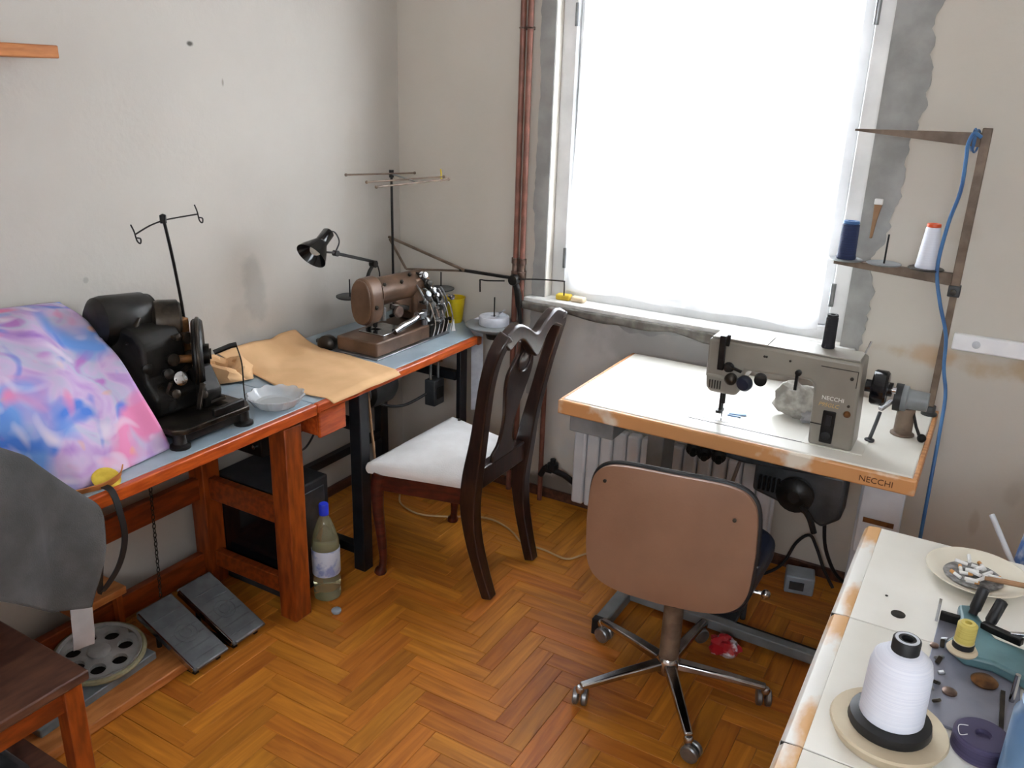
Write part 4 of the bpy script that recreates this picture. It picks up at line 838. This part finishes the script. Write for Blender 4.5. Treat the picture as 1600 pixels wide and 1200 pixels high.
# backrest: tan shell toward the camera, navy pad toward the sewing table, black piping
bc = Vector((1.703, -1.105, .618)); byaw = math.radians(4); btilt = math.radians(-6); broll = math.radians(2.0)
bu = Vector((math.cos(byaw), math.sin(byaw), 0)); bn0 = Vector((math.sin(byaw), -math.cos(byaw), 0)); bv = (Vector((0, 0, 1))*math.cos(btilt)+bn0*-math.sin(btilt)*-1).normalized()
bn = bu.cross(bv); bu, bv = bu*math.cos(broll)-bv*math.sin(broll)*-1, bv*math.cos(broll)-bu*math.sin(broll)
bw, bh = .222, .170
def bshape(t, k=1.0):
    # outline: flat-ish top with big corner radii, lower edge bowed down
    p = 5.2; c, s1 = math.cos(t), math.sin(t); x = bw*math.copysign(abs(c)**(2/p), c); y = bh*math.copysign(abs(s1)**(2/p), s1)
    if y < 0: x *= 1+.03*y/bh; y -= .012*(1-(x/bw)**2)
    else: x *= 1-.025*y/bh
    return x*k, y*k
def bpos(x, y, d): # curved about the vertical axis
    return bc+bu*x+bv*y+bn*(d-.35*x*x+.01)
NB = 72
def shell(dfront, dback, kf, name, m_, bulge):
    mb = MB(); vs = []; fs = []; rings = 8
    for side_, (dd, sgn) in enumerate(((dfront, 1), (dback, -1))):
        for r_ in range(rings+1):
            k_ = r_/rings
            for i in range(NB):
                x, y = bshape(2*math.pi*i/NB, max(k_, .001)*kf); vs.append(bpos(x, y, dd+sgn*bulge*(1-k_**3)))
    R_ = (rings+1)*NB
    for s0 in (0, R_):
        for r_ in range(rings):
            for i in range(NB):
                j = (i+1) % NB; q = (s0+r_*NB+i, s0+r_*NB+j, s0+(r_+1)*NB+j, s0+(r_+1)*NB+i); fs.append(q if s0 == 0 else q[::-1])
    for i in range(NB):
        j = (i+1) % NB; fs.append((rings*NB+i, rings*NB+j, R_+rings*NB+j, R_+rings*NB+i))
    return mb.add(vs, fs).build(name, m_, W, smooth=50)
shell(.012, -.004, 1.0, 'back_shell', 'tan', .006)
shell(-.006, -.035, .985, 'back_pad', 'navy', .012)
MB().tube([bpos(*bshape(2*math.pi*i/NB, 1.0), -.012) for i in range(NB)], .0085, 8, True).build('piping', 'rubber', W)
for x, y in ((-.175, .12), (.165, .085)): MB().lathe([(.005, 0), (.005, .003), (0, .004)], bpos(x, y, .016), bn, 10).build('rivet', 'screw', W)
MB().sweep(cat([(HC.x+.01, HC.y-.10, .405), (HC.x+.02, HC.y-.17, .40), (HC.x+.03, HC.y-.195, .45), (HC.x+.035, HC.y-.19, .52)]), (.05, .008), (1, 0, 0)).build('back_bracket', 'rubber', W, bevel=.002)
MB().tube([(HC.x+.10, HC.y+.0, .405), (HC.x+.24, HC.y+.02, .40)], .006, 8).sph((HC.x+.245, HC.y+.021, .40), .014, 12).build('height_lever', 'chrome', W)

# ------------------------------------------------------------------ sewing table under the window
N = thing('industrial_sewing_table', 'white topped sewing table with worn wooden edge under the window', 'table', (1.7, -.38, 0))
MB().bx(1.172, 2.215, -.673, -.075, .712, .75).build('tabletop', 'offwhite', N, bevel=.004)
MB().bx(1.160, 2.228, -.690, -.673, .700, .748).build('front_edge', 'wornfront', N, bevel=.006, seg=3)
MB().bx(1.160, 1.172, -.673, -.070, .702, .748).build('side_edge', 'necedge', N, bevel=.003)
MB().bx(2.215, 2.228, -.673, -.070, .702, .748).build('side_edge', 'necedge', N, bevel=.003)
MB().bx(1.567, 1.925, -.602, -.598, .7498, .7506).build('bed_seam', 'screw', N)
text('NECCHI', 'lettering', 'brownprint', N, (2.085, -.6903, .7135), (1, 0, 0), (0, 0, 1), .024)
MB().bx(1.19, 1.345, -.655, -.30, .635, .70).build('drawer', 'greymetal', N, bevel=.004)
for x, mm in ((1.40, 'greymetal'), (2.10, 'palemetal')):
    MB().bx(x-.03, x+.03, -.40, -.28, .055, .70).build('leg', mm, N, bevel=.004)
    MB().bx(x-.022, x+.022, -.78, -.10, .012, .055).build('foot_bar', 'greymetal', N, bevel=.004)
    for ya, yb in ((-.79, -.762), (-.12, -.09)): MB().bx(x-.024, x+.024, ya, yb, 0, .058).build('foot_cap', 'rubber', N, bevel=.003)
    MB().bx(x-.025, x+.025, -.60, -.12, .685, .711).build('top_bearer', 'greymetal', N)
MB().bx(1.375, 1.395, -.28, -.20, .10, .70).build('side_brace', 'darkgrey', N)
MB().bar((1.422, -.560, .04), (2.078, -.575, .04), .035, .035).build('cross_bar', 'greymetal', N, bevel=.004)
MB().bar((1.422, -.525, .035), (2.078, -.54, .035), .018, .018).build('treadle_rod', 'castblk', N)
MB().ob((1.64, -.42, .075), (.30, .26, .012), (10, 0, -2)).build('treadle_plate', 'darkgrey', N, bevel=.004)
for x in (1.50, 1.78): MB().cyl((x, -.43, .0), (x, -.43, .07), .010).build('treadle_pivot', 'darkgrey', N)
MB().bx(2.085, 2.20, -.50, -.46, .40, .69).build('side_panel', 'palemetal', N, bevel=.004)
MB().bx(2.10, 2.185, -.503, -.499, .505, .52).build('label_strip', 'rust', N)
# machine's oil pan and clutch motor hang below the top
MB().prism([(0, 0), (.62, 0), (.60, -.05), (.30, -.07), (.02, -.04)], (1.45, -.60, .711), (1, 0, 0), (0, 0, 1), -.20).build('oil_pan', 'darkgrey', N, bevel=.008)
mo2 = MB().prism([(0, 0), (.27, .0), (.27, -.14), (.22, -.18), (.16, -.15), (.0, -.11)], (1.77, -.52, .635), (1, 0, 0), (0, 0, 1), -.10).build('motor_housing', 'darkgrey', N, bevel=.012, seg=3)
MB().lathe([(.0, 0), (.052, 0), (.055, .004), (.046, .010), (.055, .016), (.055, .022), (.03, .024), (.018, .034), (0, .034)], (1.905, -.53, .555), (0, -1, 0), 22).build('pulley', 'castblk', mo2)
for i in range(5): MB().bx(1.79+i*.014, 1.797+i*.014, -.535, -.52, .54, .585).build('fin', 'castblk', mo2)
MB().tube(cat([(1.93, -.555, .53), (1.96, -.57, .505), (1.98, -.57, .46)]), .009, 8).build('clutch_lever', 'castblk', mo2)
MB().bx(1.83, 1.90, -.60, -.55, .655, .69).build('knee_bracket', 'chrome', N, bevel=.006)
for i, (x, y, z) in enumerate(((1.60, -.62, .665), (1.63, -.60, .65), (1.68, -.62, .66))):
    MB().lathe([(.0, 0), (.022, 0), (.022, .016), (.01, .02), (.01, .04), (0, .042)], (x, y, z), (.3, -1, -.2), 14).build('linkage_knob', 'castblk', N)
MB().tube([(1.72, -.45, .645), (1.66, -.44, .36), (1.64, -.43, .085)], .006, 8).build('treadle_link', 'steel', N)
tag(MB().tube(cat([(1.99, -.47, .47), (2.0, -.40, .33), (2.04, -.32, .20), (2.10, -.26, .14)]), .006, 8).build('motor_lead', 'blackcable'), 'black lead drooping from the motor under the white table', 'cable')
tag(MB().tube(cat([(1.64, -.20, .012), (1.74, -.16, .012), (1.82, -.10, .05), (1.86, -.08, .15), (1.90, -.07, .19), (1.93, -.07, .15), (1.97, -.075, .07), (2.01, -.08, .012)]), .006, 8).build('black_cable', 'blackcable'), 'black power cord arching above the floor under the white table', 'cable')
ad = thing('power_adapter', 'grey white power adapter on the floor near the wall', 'adapter', (1.9, -.12, 0))
MB().ob((1.90, -.135, .035), (.10, .085, .07), (0, 0, 12)).build('case', 'adapter', ad, bevel=.006)
MB().ob((1.90, -.181, .035), (.05, .006, .03), (0, 0, 12)).build('socket', 'darkgrey', ad)
bgm = MB()
def blob(c, r, sc3, seed, amp=.35, n=18):
    mb = MB(); mb.sph(c, r, n, sc3); c = Vector(c)
    mb.v = [tuple(c+(Vector(p)-c)*(1+amp*noise.noise((Vector(p)-c)*(2.2/r)+Vector((seed, 0, 0))))) for p in mb.v]; return mb
rb_ = blob((1.782, -.668, .038), .042, (1.2, .8, .75), 4, .5); tag(rb_.build('red_wrapper', 'redpl', smooth=30), 'crumpled red and white wrapper on the floor behind the swivel chair', 'wrapper')
tag(MB().tube(cat([(.28, -.39, .03), (.295, -.408, .006), (.36, -.44, .006), (.44, -.447, .006), (.54, -.40, .006), (.638, -.336, .006), (.724, -.324, .006), (.82, -.36, .006), (.902, -.415, .006), (.996, -.415, .006), (1.101, -.427, .006), (1.147, -.353, .006), (1.22, -.25, .006), (1.32, -.2, .006)]), .004, 6).build('floor_cable', 'creamcable'), 'thin cream cable snaking over the parquet under the dining chair', 'cable')

# ------------------------------------------------------------------ grey flatbed sewing machine
G = thing('flatbed_machine', 'grey beige industrial sewing machine on the white table', 'sewing machine', (1.85, -.54, .75))
Y0, Y1 = -.60, -.485; DY = Y1-Y0
MB().prism([(1.605, .895), (1.615, .880), (1.705, .880), (1.715, .895), (1.725, .930), (1.905, .938), (1.918, .925), (1.925, .7505), (2.045, .7505), (2.036, 1.012), (1.605, 1.012)], (0, Y0, 0), (1, 0, 0), (0, 0, 1), -DY).build('body', 'necgrey', G, bevel=.009, seg=3)
MB().bx(1.612, 2.028, Y0+.006, Y1-.004, 1.012, 1.017).build('top_cover', 'necgrey', G, bevel=.003)
MB().bx(1.622, 1.775, Y0+.001, Y1-.01, 1.017, 1.020).build('label_plate', 'offwhite', G, bevel=.001)
MB().prism([(1.618, .80), (1.708, .80), (1.716, .835), (1.716, .90), (1.607, .90), (1.607, .835)] if False else [(1.625, .848), (1.700, .848), (1.712, .862), (1.716, .905), (1.608, .905), (1.611, .862)], (0, Y0-.006, 0), (1, 0, 0), (0, 0, 1), -(DY-.01)).build('nose', 'necgrey', G, bevel=.010, seg=3)
for i in range(5): MB().bx(1.622+i*.008, 1.625+i*.008, Y0-.0085, Y0-.005, .862, .888).build('nose_rib', 'screw', G)
MB().bar((1.652, Y0-.012, .925), (1.652, Y0-.016, 1.03), .018, .014, (0, 1, 0)).build('take_up_guard', 'castblk', G, bevel=.002)
MB().bar((1.665, Y0-.012, 1.00), (1.668, Y0-.016, 1.035), .010, .010, (0, 1, 0)).build('take_up_lever', 'castblk', G, bevel=.002)
MB().lathe([(.014, 0), (.016, .006), (.008, .012), (.012, .02), (0, .022)], (1.675, Y0, .935), (0, -1, 0), 16).bar((1.675, Y0-.012, .94), (1.715, Y0-.014, .93), .010, .006).build('tension_dial', 'castblk', G)
MB().lathe([(.018, 0), (.018, .012), (.010, .02), (0, .021)], (1.685, Y0, .900), (0, -1, 0), 16).build('tension_disc', 'oily', G)
MB().cyl((1.655, -.548, .85), (1.655, -.548, .80), .006, n=10).cyl((1.655, -.548, .80), (1.655, -.548, .753), .0018, n=6).build('needle_bar', 'castblk', G)
MB().bx(1.645, 1.652, -.555, -.535, .775, .85).bx(1.640, 1.656, -.565, -.53, .770, .778).build('presser_foot', 'castblk', G)
MB().bx(1.60, 1.70, -.575, -.52, .7502, .7515).build('needle_plate', 'chrome', G)
MB().bar((1.665, -.50, .7525), (1.715, -.485, .7525), .012, .003).bar((1.665, -.515, .7525), (1.705, -.510, .7525), .008, .003).build('feed_guide', 'bluepl', G)
MB().lathe([(0, 0), (.020, 0), (.023, .006), (.023, .020), (.018, .026), (0, .026)], (1.735, Y0-.02, .905), (-.2, -1, -.1), 20).build('knee_knob', 'navy', G)
MB().lathe([(0, 0), (.016, 0), (.018, .006), (.018, .025), (0, .028)], (1.765, Y0+.02, .912), (.2, -1, 0), 18).build('thread_knob', 'castblk', G)
MB().lathe([(.007, 0), (.009, .003), (.009, .012), (0, .014)], (1.873, Y0, .957), (0, -1, 0), 14).bx(1.866, 1.874, Y0-.010, Y0, .905, .955).build('stitch_lever', 'castblk', G)
for x, z in ((1.772, .985), (1.778, .985), (1.845, .985)): MB().lathe([(.0035, 0), (.0035, .002), (0, .003)], (x, Y0, z), (0, -1, 0), 8).build('screw', 'screw', G)
MB().bx(1.955, 1.990, Y0-.008, Y0-.001, .765, .862).build('zigzag_panel', 'castblk', G, bevel=.003)
MB().lathe([(.012, 0), (.012, .008), (0, .010)], (1.972, Y0-.007, .79), (0, -1, 0), 16).bx(1.966, 1.980, Y0-.012, Y0-.007, .82, .85).build('zigzag_dial', 'rubber', G)
MB().lathe([(.009, 0), (.010, .005), (.006, .010), (0, .010)], (2.018, Y0, .862), (0, -1, 0), 14).build('reverse_button', 'rust', G)
MB().lathe([(.004, 0), (.004, .003), (0, .004)], (2.018, Y0, .885), (0, -1, 0), 10).lathe([(.005, 0), (.005, .003), (0, .004)], (2.015, Y0, .965), (0, -1, 0), 10).build('screw', 'screw', G)
MB().bx(1.93, 2.030, Y0-.0014, Y0+.001, .986, .988).bx(2.028, 2.030, Y0-.0014, Y0+.001, .94, .988).build('cover_seam', 'screw', G)
MB().bx(1.924, 1.957, Y0-.0014, Y0+.001, .815, .818).build('cover_seam', 'screw', G)
text('NECCHI', 'lettering', 'whiteprint', G, (1.944, Y0-.0006, .892), (1, 0, 0), (0, 0, 1), .0165)
text('P95GLC', 'lettering', 'goldprint', G, (1.938, Y0-.0006, .872), (1, 0, 0), (0, 0, 1), .016, italic=.2)
MB().bx(1.91, 2.075, Y0-.004, -.47, .7501, .7525).build('bed_plate', 'offwhite', G, bevel=.001)
hw = Vector((2.045, -.535, .935))
MB().lathe([(.018, 0), (.018, .016), (.046, .018), (.050, .024), (.050, .052), (.044, .058), (.02, .06), (.02, .07), (0, .07)], hw, (1, 0, 0), 32).build('handwheel', 'glassblk', G)
MB().cyl((2.10, -.535, .935), (2.125, -.535, .935), .009).build('shaft', 'chrome', G)
MB().cyl((2.025, -.50, 1.015), (2.035, -.49, 1.05), .003, n=6).build('thread_eyelet', 'chrome', G)
# bobbin winder standing on the table beside the handwheel
bwd = thing('bobbin_winder', 'grey round bobbin winder on a brown post beside the handwheel', 'bobbin winder', (2.16, -.40, .75))
MB().lathe([(.034, 0), (.034, .004), (.026, .008), (.025, .085)], (2.150, -.36, .75), n=18).build('post', 'brownsteel', bwd)
MB().lathe([(0, 0), (.036, 0), (.038, .005), (.038, .018), (.030, .022), (.028, .075), (0, .078)], (2.128, -.37, .865), (1, 0, 0), 26).build('wheel', 'greymetal', bwd)
MB().lathe([(.020, 0), (.041, 0), (.041, .020), (.02, .020), (.02, 0)], (2.112, -.37, .865), (1, 0, 0), 26).build('rubber_tyre', 'rubber', bwd)
MB().bar((2.11, -.40, .86), (2.085, -.44, .84), .014, .01).build('link', 'chrome', bwd, bevel=.002)
MB().tube([(2.165, -.36, .835), (2.185, -.385, .79), (2.205, -.40, .757)], .0045, 8).sph((2.206, -.401, .764), .013, 12).build('lever', 'castblk', bwd)
bo2 = MB().tube([(2.075, -.475, .757), (2.082, -.44, .80), (2.085, -.42, .825)], .0055, 8).lathe([(.014, 0), (.014, .006), (0, .008)], (2.075, -.475, .75), n=12).build('knee_rod', 'darkgrey'); tag(bo2, 'short slanted grey rod behind the sewing machine pillar', 'rod')
tag(blob((1.838, -.40, .805), .060, (1.10, .62, .95), 7, .42, 26).build('fabric_pouch', 'pouch', smooth=40), 'crumpled pale fabric pouch behind the sewing machine arm', 'pouch')
tag(blob((1.90, -.435, .768), .03, (1.2, .7, .62), 2, .5).build('grey_scrap', 'zip', smooth=30), 'crumpled grey nylon scrap at the foot of the sewing machine', 'scrap')
def cone(c, h, r0, r1, m_, name, lbl, capm=None, grp=None, tube=None):
    t = thing(name, lbl, 'thread spool', c, grp); c = Vector(c)
    MB().lathe([(0, 0), (r0*1.02, 0), (r0*1.06, .004), (r0, .012), (r1, h*.93), (r1*.8, h*.97), (0, h*.97)], c, n=28).build('thread', m_, t)
    MB().lathe([(r1*.9, h*.95), (r1*.98, h*.97), (r1*.92, h*1.03), (r1*.45, h*1.03), (r1*.4, h*.96)], c, n=22).build('core_top', capm or 'rubber', t)
    return t
bs = cone((1.925, -.508, 1.017), .095, .0175, .0165, 'thread_k', 'thread_spool', 'black thread spool standing on top of the grey sewing machine')

# thread stand with blue cable
Q = thing('spool_stand', 'brown tubular spool stand rising from the white table corner', 'thread stand', (2.20, -.13, .75))
MB().bx(2.192, 2.212, -.14, -.12, .75, 1.17).build('lower_tube', 'brownsteel', Q, bevel=.002)
MB().bx(2.188, 2.214, -.142, -.118, 1.15, 1.625).build('upper_tube', 'brownsteel', Q, bevel=.002)
MB().lathe([(.024, 0), (.024, .006), (.017, .010), (.017, .03)], (2.202, -.13, .75), n=16).build('foot', 'darkgrey', Q)
MB().bx(2.184, 2.218, -.146, -.114, 1.135, 1.17).build('joint_sleeve', 'darkgrey', Q, bevel=.003)
MB().lathe([(.009, 0), (.009, .016), (0, .018)], (2.20, -.146, 1.152), (0, -1, 0), 12).build('clamp_screw', 'screw', Q)
MB().prism([(1.846, 1.600), (2.188, 1.572), (2.188, 1.612), (1.846, 1.606)], (0, -.142, 0), (1, 0, 0), (0, 0, 1), -.022).build('top_arm', 'brownsteel', Q, bevel=.001)
MB().prism([(1.845, 1.192), (2.188, 1.168), (2.188, 1.205), (1.845, 1.206)], (0, -.142, 0), (1, 0, 0), (0, 0, 1), -.022).build('spool_arm', 'brownsteel', Q, bevel=.001)
for x, mm in ((1.878, 'greymetal'), (1.992, 'greymetal'), (2.112, 'oily')):
    MB().lathe([(0, 0), (.048, 0), (.052, .003), (.050, .005), (0, .003)], (x, -.131, 1.2065), n=28).build('spool_disc', mm, Q)
    MB().cyl((x, -.131, 1.207), (x, -.131, 1.300), .0030, n=8).build('spool_pin', 'castblk', Q)
cone((1.878, -.131, 1.2115), .115, .028, .026, 'thread_n', 'thread_spool', 'navy blue thread cone on the spool stand arm', 'bluecable')
cone((2.112, -.131, 1.2115), .130, .031, .021, 'thread_w', 'thread_spool', 'white thread cone with orange top on the spool stand arm', 'orangecap')
tag(MB().tube(cat([(2.19, -.165, 1.60), (2.17, -.17, 1.61), (2.160, -.165, 1.58), (2.162, -.16, 1.54), (2.165, -.16, 1.45), (2.150, -.165, 1.35), (2.145, -.165, 1.22), (2.170, -.165, 1.12), (2.205, -.165, 1.02), (2.218, -.17, .92), (2.238, -.18, .84), (2.245, -.25, .76), (2.25, -.33, .66), (2.255, -.36, .50), (2.26, -.36, .30)]), .0055, 8).build('blue_cable', 'bluecable'), 'blue cable tied along the brown spool stand', 'cable')
MB().torus((2.17, -.135, 1.592), .030, .003, (1, .2, 0), 20, 6).torus((2.178, -.135, 1.588), .031, .003, (1, -.2, 0), 20, 6).build('cable_tie', 'bluecable', Q)
br = thing('flat_brush', 'small wooden flat brush hanging by the right window edge', 'brush', (1.93, -.02, 1.27))
MB().prism([(0, 0), (.008, .0), (.014, .06), (.022, .11), (-.002, .112), (.0, .06)], (1.922, -.016, 1.265), (1, 0, 0), (0, 0, 1), -.010).build('handle', 'stickwood', br, bevel=.002)
MB().bx(1.919, 1.945, -.018, -.004, 1.373, 1.392).build('bristles', 'butt', br, bevel=.003)

# things on the window sill
tag(MB().ob((.818, .006, .9015), (.06, .040, .023), (0, 0, 6)).build('yellow_sponge', 'paleyellow', bevel=.006, seg=3), 'flat yellow sponge on the left end of the window sill', 'sponge')
tag(MB().ob((.883, .006, .9005), (.058, .035, .021), (0, 0, -4)).build('cream_soap', 'soap', bevel=.007, seg=3), 'cream bar of soap beside the yellow sponge on the sill', 'soap')
# rail on the window wall
rl = thing('wall_rail', 'white plastic rail screwed to the wall right of the window', 'rail', (2.7, -.02, .945))
MB().bx(2.222, 3.20, -.028, 0, .945, .998).build('rail', 'rail', rl, bevel=.006, seg=3)
for x in (2.29, 2.75): MB().lathe([(.012, 0), (.012, .003), (.004, .005), (0, .005)], (x, -.028, .972), (0, -1, 0), 16).build('screw_cover', 'palemetal', rl)

# ------------------------------------------------------------------ foreground table with overlock machine
X0 = 2.148
U = thing('overlock_table', 'cream overlock table with worn edge in the right foreground', 'table', (2.6, -1.7, 0))
for y0, y1 in ((-1.4185, -1.0), (-1.827, -1.4215), (-2.5, -1.830)):
    MB().bx(X0+.036, 2.98, y0, y1, .705, .74).build('top_panel', 'offwhite', U, bevel=.0012)
    MB().prism([(0, -.040), (.036, -.040), (.036, .0), (.030, .001), (.008, -.002), (.0, -.012)], (X0, y1, .74), (1, 0, 0), (0, 0, 1), (y1-y0)).build('edge_strip', 'worn', U, bevel=.001)
for y0, y1 in ((-1.4215, -1.4185), (-1.830, -1.827)): MB().bx(X0+.002, 2.98, y0, y1, .706, .7375).build('joint_filler', 'screw', U)
for y in (-1.06, -2.4):
    for x in (2.62, 2.92): MB().bx(x-.025, x+.025, y-.025, y+.025, 0, .705).build('leg', 'greymetal', U, bevel=.003)
MB().bx(2.60, 2.95, -2.40, -1.06, .66, .70).build('underframe', 'greymetal', U)
for x, y in ((2.264, -1.358), (2.444, -1.366)):
    MB().lathe([(.0135, 0), (.0135, .0012), (.010, .0016), (0, .0014)], (x, y, .7402), n=20).build('plug_screw', 'screw', U)
MB().lathe([(.003, 0), (.003, .001), (0, .001)], (2.235, -1.30, .7402), n=8).build('pin_hole', 'screw', U)
# overlock machine head sunk in the table
O = thing('sunken_overlock_machine', 'teal overlock machine head with steel plate sunk in the foreground table', 'sewing machine', (2.42, -1.5, .74))
MB().prism([(2.335, -1.34), (2.375, -1.305), (2.475, -1.40), (2.475, -1.66), (2.345, -1.66), (2.330, -1.50)], (0, 0, .7402), (1, 0, 0), (0, 1, 0), .006).build('cloth_plate', 'steelplate', O, bevel=.001)
MB().prism([(2.362, -1.300), (2.385, -1.290), (2.405, -1.335), (2.43, -1.385), (2.62, -1.42), (2.62, -1.50), (2.48, -1.49), (2.43, -1.47), (2.385, -1.475), (2.352, -1.44), (2.375, -1.39), (2.368, -1.34)], (0, 0, .7465), (1, 0, 0), (0, 1, 0), .022).build('casting', 'teal', O, bevel=.006, seg=3)
MB().bx(2.335, 2.372, -1.345, -1.335, .7465, .765).build('thread_lever', 'castblk', O, bevel=.002)
MB().bx(2.328, 2.333, -1.352, -1.33, .7462, .785).build('guide_tab', 'chrome', O)
for a, b in (((2.388, -1.325, .768), (2.398, -1.30, .815)), ((2.415, -1.355, .768), (2.430, -1.325, .812))):
    a = Vector(a); b = Vector(b); MB().lathe([(.008, 0), (.008, .008), (.0105, .012), (.0105, (b-a).length), (.006, (b-a).length+.003), (0, (b-a).length+.003)], a, b-a, 14).build('tension_knob', 'rubber', O)
MB().bar((2.405, -1.36, .772), (2.47, -1.395, .780), .014, .014).build('tension_bar', 'castblk', O, bevel=.002)
MB().bar((2.45, -1.385, .785), (2.485, -1.38, .792), .008, .006).build('lever_tip', 'chrome', O, bevel=.001)
MB().lathe([(0, 0), (.024, 0), (.026, .004), (.022, .010), (0, .010)], (2.378, -1.465, .7685), n=22).build('spool_seat', 'cardboard', O)
MB().lathe([(.018, .0), (.018, .010), (0, .010)], (2.378, -1.465, .7785), n=20).build('rubber_washer', 'rubber', O)
for p, r_ in (((2.37, -1.568, .7465), .012), ((2.335, -1.44, .7465), .008)): MB().lathe([(r_, 0), (r_, .003), (r_*.6, .005), (0, .005)], p, n=16).build('plate_screw', 'brass', O)
MB().lathe([(0, 0), (.021, 0), (.022, .003), (.016, .008), (0, .009)], (2.42, -1.505, .7465), n=20).build('oil_window', 'rust', O)
for i in range(8):
    a = Vector((2.344+.004*(i % 3), -1.41-.028*i, .7465)); b = a+Vector((.012*math.cos(i*1.7), .018*math.sin(i*2.3), .004+.006*(i % 2)))
    MB().bar(a, b, .008, .006).build('looper_part', 'oily' if i % 2 else 'steel', O, bevel=.002)
MB().cyl((2.462, -1.535, .7465), (2.462, -1.535, .80), .0045, n=10).build('presser_pin', 'chrome', O)
MB().bx(2.445, 2.452, -1.66, -1.52, .7465, .752).build('guide_rail', 'oily', O)
ysp = thing('small_spool', 'small yellow thread spool standing on the teal overlock machine', 'thread spool', (2.378, -1.465, .7885))
MB().lathe([(.0165, 0), (.0165, .036), (.012, .040), (.006, .040), (.006, .034), (0, .034)], (2.378, -1.465, .7887), n=22).build('thread', 'thread_y', ysp)
MB().lathe([(.0155, 0), (.0175, .0015), (.0155, .003)], (2.378, -1.465, .7885), n=22).build('rim', 'cardboard', ysp)
# big white cone on its disc
dk = MB().lathe([(0, 0), (.070, 0), (.078, .004), (.088, .024), (.086, .028), (.05, .027), (0, .027)], (2.292, -1.735, .7402), n=44).build('spool_disc', 'cardboard'); tag(dk, 'round cream disc under the large white thread cone', 'disc')
wt = thing('thread_cone', 'large white thread cone with black ends in the right foreground', 'thread spool', (2.292, -1.735, .767))
C_ = (2.292, -1.735, .7675)
MB().lathe([(0, 0), (.060, 0), (.062, .004), (.060, .016), (.050, .020), (0, .020)], C_, n=36).build('base_flange', 'rubber', wt)
MB().lathe([(.044, .018), (.0475, .022), (.0455, .108), (.042, .124), (.026, .138), (.018, .140)], C_, n=36).build('thread', 'thread_w', wt)
MB().lathe([(.0205, .135), (.0205, .158), (.019, .160), (.009, .160), (.009, .150), (0, .150)], C_, n=26).build('top_cap', 'rubber', wt)
MB().lathe([(.0175, .1598), (.0175, .1603), (.0130, .1606), (.0130, .1598), (.0175, .1598)], C_, n=26).build('top_ring', 'palemetal', wt)
# plate of cigarette butts
pt = thing('ashtray_plate', 'cream plate used as ashtray on the foreground table', 'plate', (2.395, -1.11, .74))
PC = Vector((2.388, -1.135, .7402))
MB().lathe([(0, .003), (.045, .002), (.05, .0), (.055, .002), (.075, .010), (.098, .022), (.1, .024), (.097, .0245), (.074, .013), (.056, .007), (0, .006)], PC, n=48).build('dish', 'plate', pt)
MB().lathe([(.058, .0095), (.045, .0098), (.02, .012), (0, .012)], PC+V(-.006, .004, 0), n=26).build('ash', 'ash', pt)
rr = random.Random(5)
for i in range(17):
    a = rr.random()*6.28; r_ = .052*math.sqrt(rr.random()); p = PC+Vector((-.006+r_*math.cos(a), .004+r_*.85*math.sin(a), .0155+.008*(i % 3)*.6)); b = rr.random()*3.14; d = Vector((math.cos(b), math.sin(b), (rr.random()-.5)*.3)).normalized()
    q = thing('cigarette_butt', 'stubbed white cigarette butt in the heap on the cream plate', 'cigarette butt', tuple(p), 'cigarette butts on the cream plate')
    MB().cyl(p-d*.012, p+d*.004, .0038, n=10).build('paper', 'butt', q); MB().cyl(p+d*.004, p+d*.013, .0039, n=10).build('filter', 'filter_' if i % 3 == 0 else 'butt', q)
sk = thing('wooden_stick', 'brown wooden stick resting across the cream plate', 'stick', (2.45, -1.15, .76))
MB().tube([(2.402, -1.165, .768), (2.44, -1.165, .772), (2.56, -1.152, .775), (2.66, -1.142, .776)], [.0045, .006, .0055, .005], 8).build('shaft', 'stickwood', sk)
# purple spool and blue plastic cone at the lower right
pu = thing('purple_spool', 'dark purple thread spool seen from above in the right foreground', 'thread spool', (2.43, -1.72, .74))
MB().lathe([(0, 0), (.038, 0), (.042, .004), (.042, .030), (.038, .034), (.012, .034), (.010, .028), (0, .028)], (2.422, -1.688, .7402), n=36).build('thread', 'thread_p', pu)
MB().tube(cat([(2.40, -1.68, .775), (2.387, -1.69, .777), (2.39, -1.71, .776), (2.40, -1.705, .777)]), .0006, 5).build('loose_thread', 'butt', pu)
bpz = thing('plastic_jar', 'tall blue translucent plastic jar at the right frame edge', 'jar', (2.50, -1.775, .74))
MB().lathe([(0, 0), (.058, 0), (.062, .006), (.062, .150), (.056, .160), (.056, .176), (.052, .178), (.052, .158), (.058, .148), (.058, .01), (0, .008)], (2.502, -1.775, .7402), n=36).build('body', 'bluepl', bpz)
MB().lathe([(0, 0), (.055, 0), (.055, .10), (0, .102)], (2.502, -1.775, .7490), n=30).build('filling', 'adapter', bpz)
# bag and white stick behind the foreground table
bgx = thing('plastic_bag', 'tall blue and white plastic sack standing behind the foreground table', 'bag', (2.60, -.72, 0))
def bagf(a, b):
    an = a*2*math.pi; r_ = (.15-.02*b)*(1+.10*math.sin(an*5+b*3)+.12*noise.noise(Vector((math.cos(an)*1.5, math.sin(an)*1.5, b*3))))
    return Vector((2.60+.02*b+r_*math.cos(an), -.74+r_*math.sin(an), .004+b*.74+.02*math.sin(an*3)*b))
MB().grid(bagf, 48, 20).build('sack', 'bag', bgx, solid=.002, smooth=50)
MB().lathe([(0, 0), (.11, 0), (.115, .01), (.1, .02), (0, .02)], (2.60, -.74, 0), n=24).build('base', 'bag', bgx)
tag(MB().tube([(2.405, -.80, .752), (2.492, -.905, .64), (2.58, -.96, .50), (2.70, -.98, .30), (2.86, -.98, .012)], .0065, 10).build('white_stick', 'palemetal'), 'thin white stick leaning between the sack and the foreground table', 'stick')
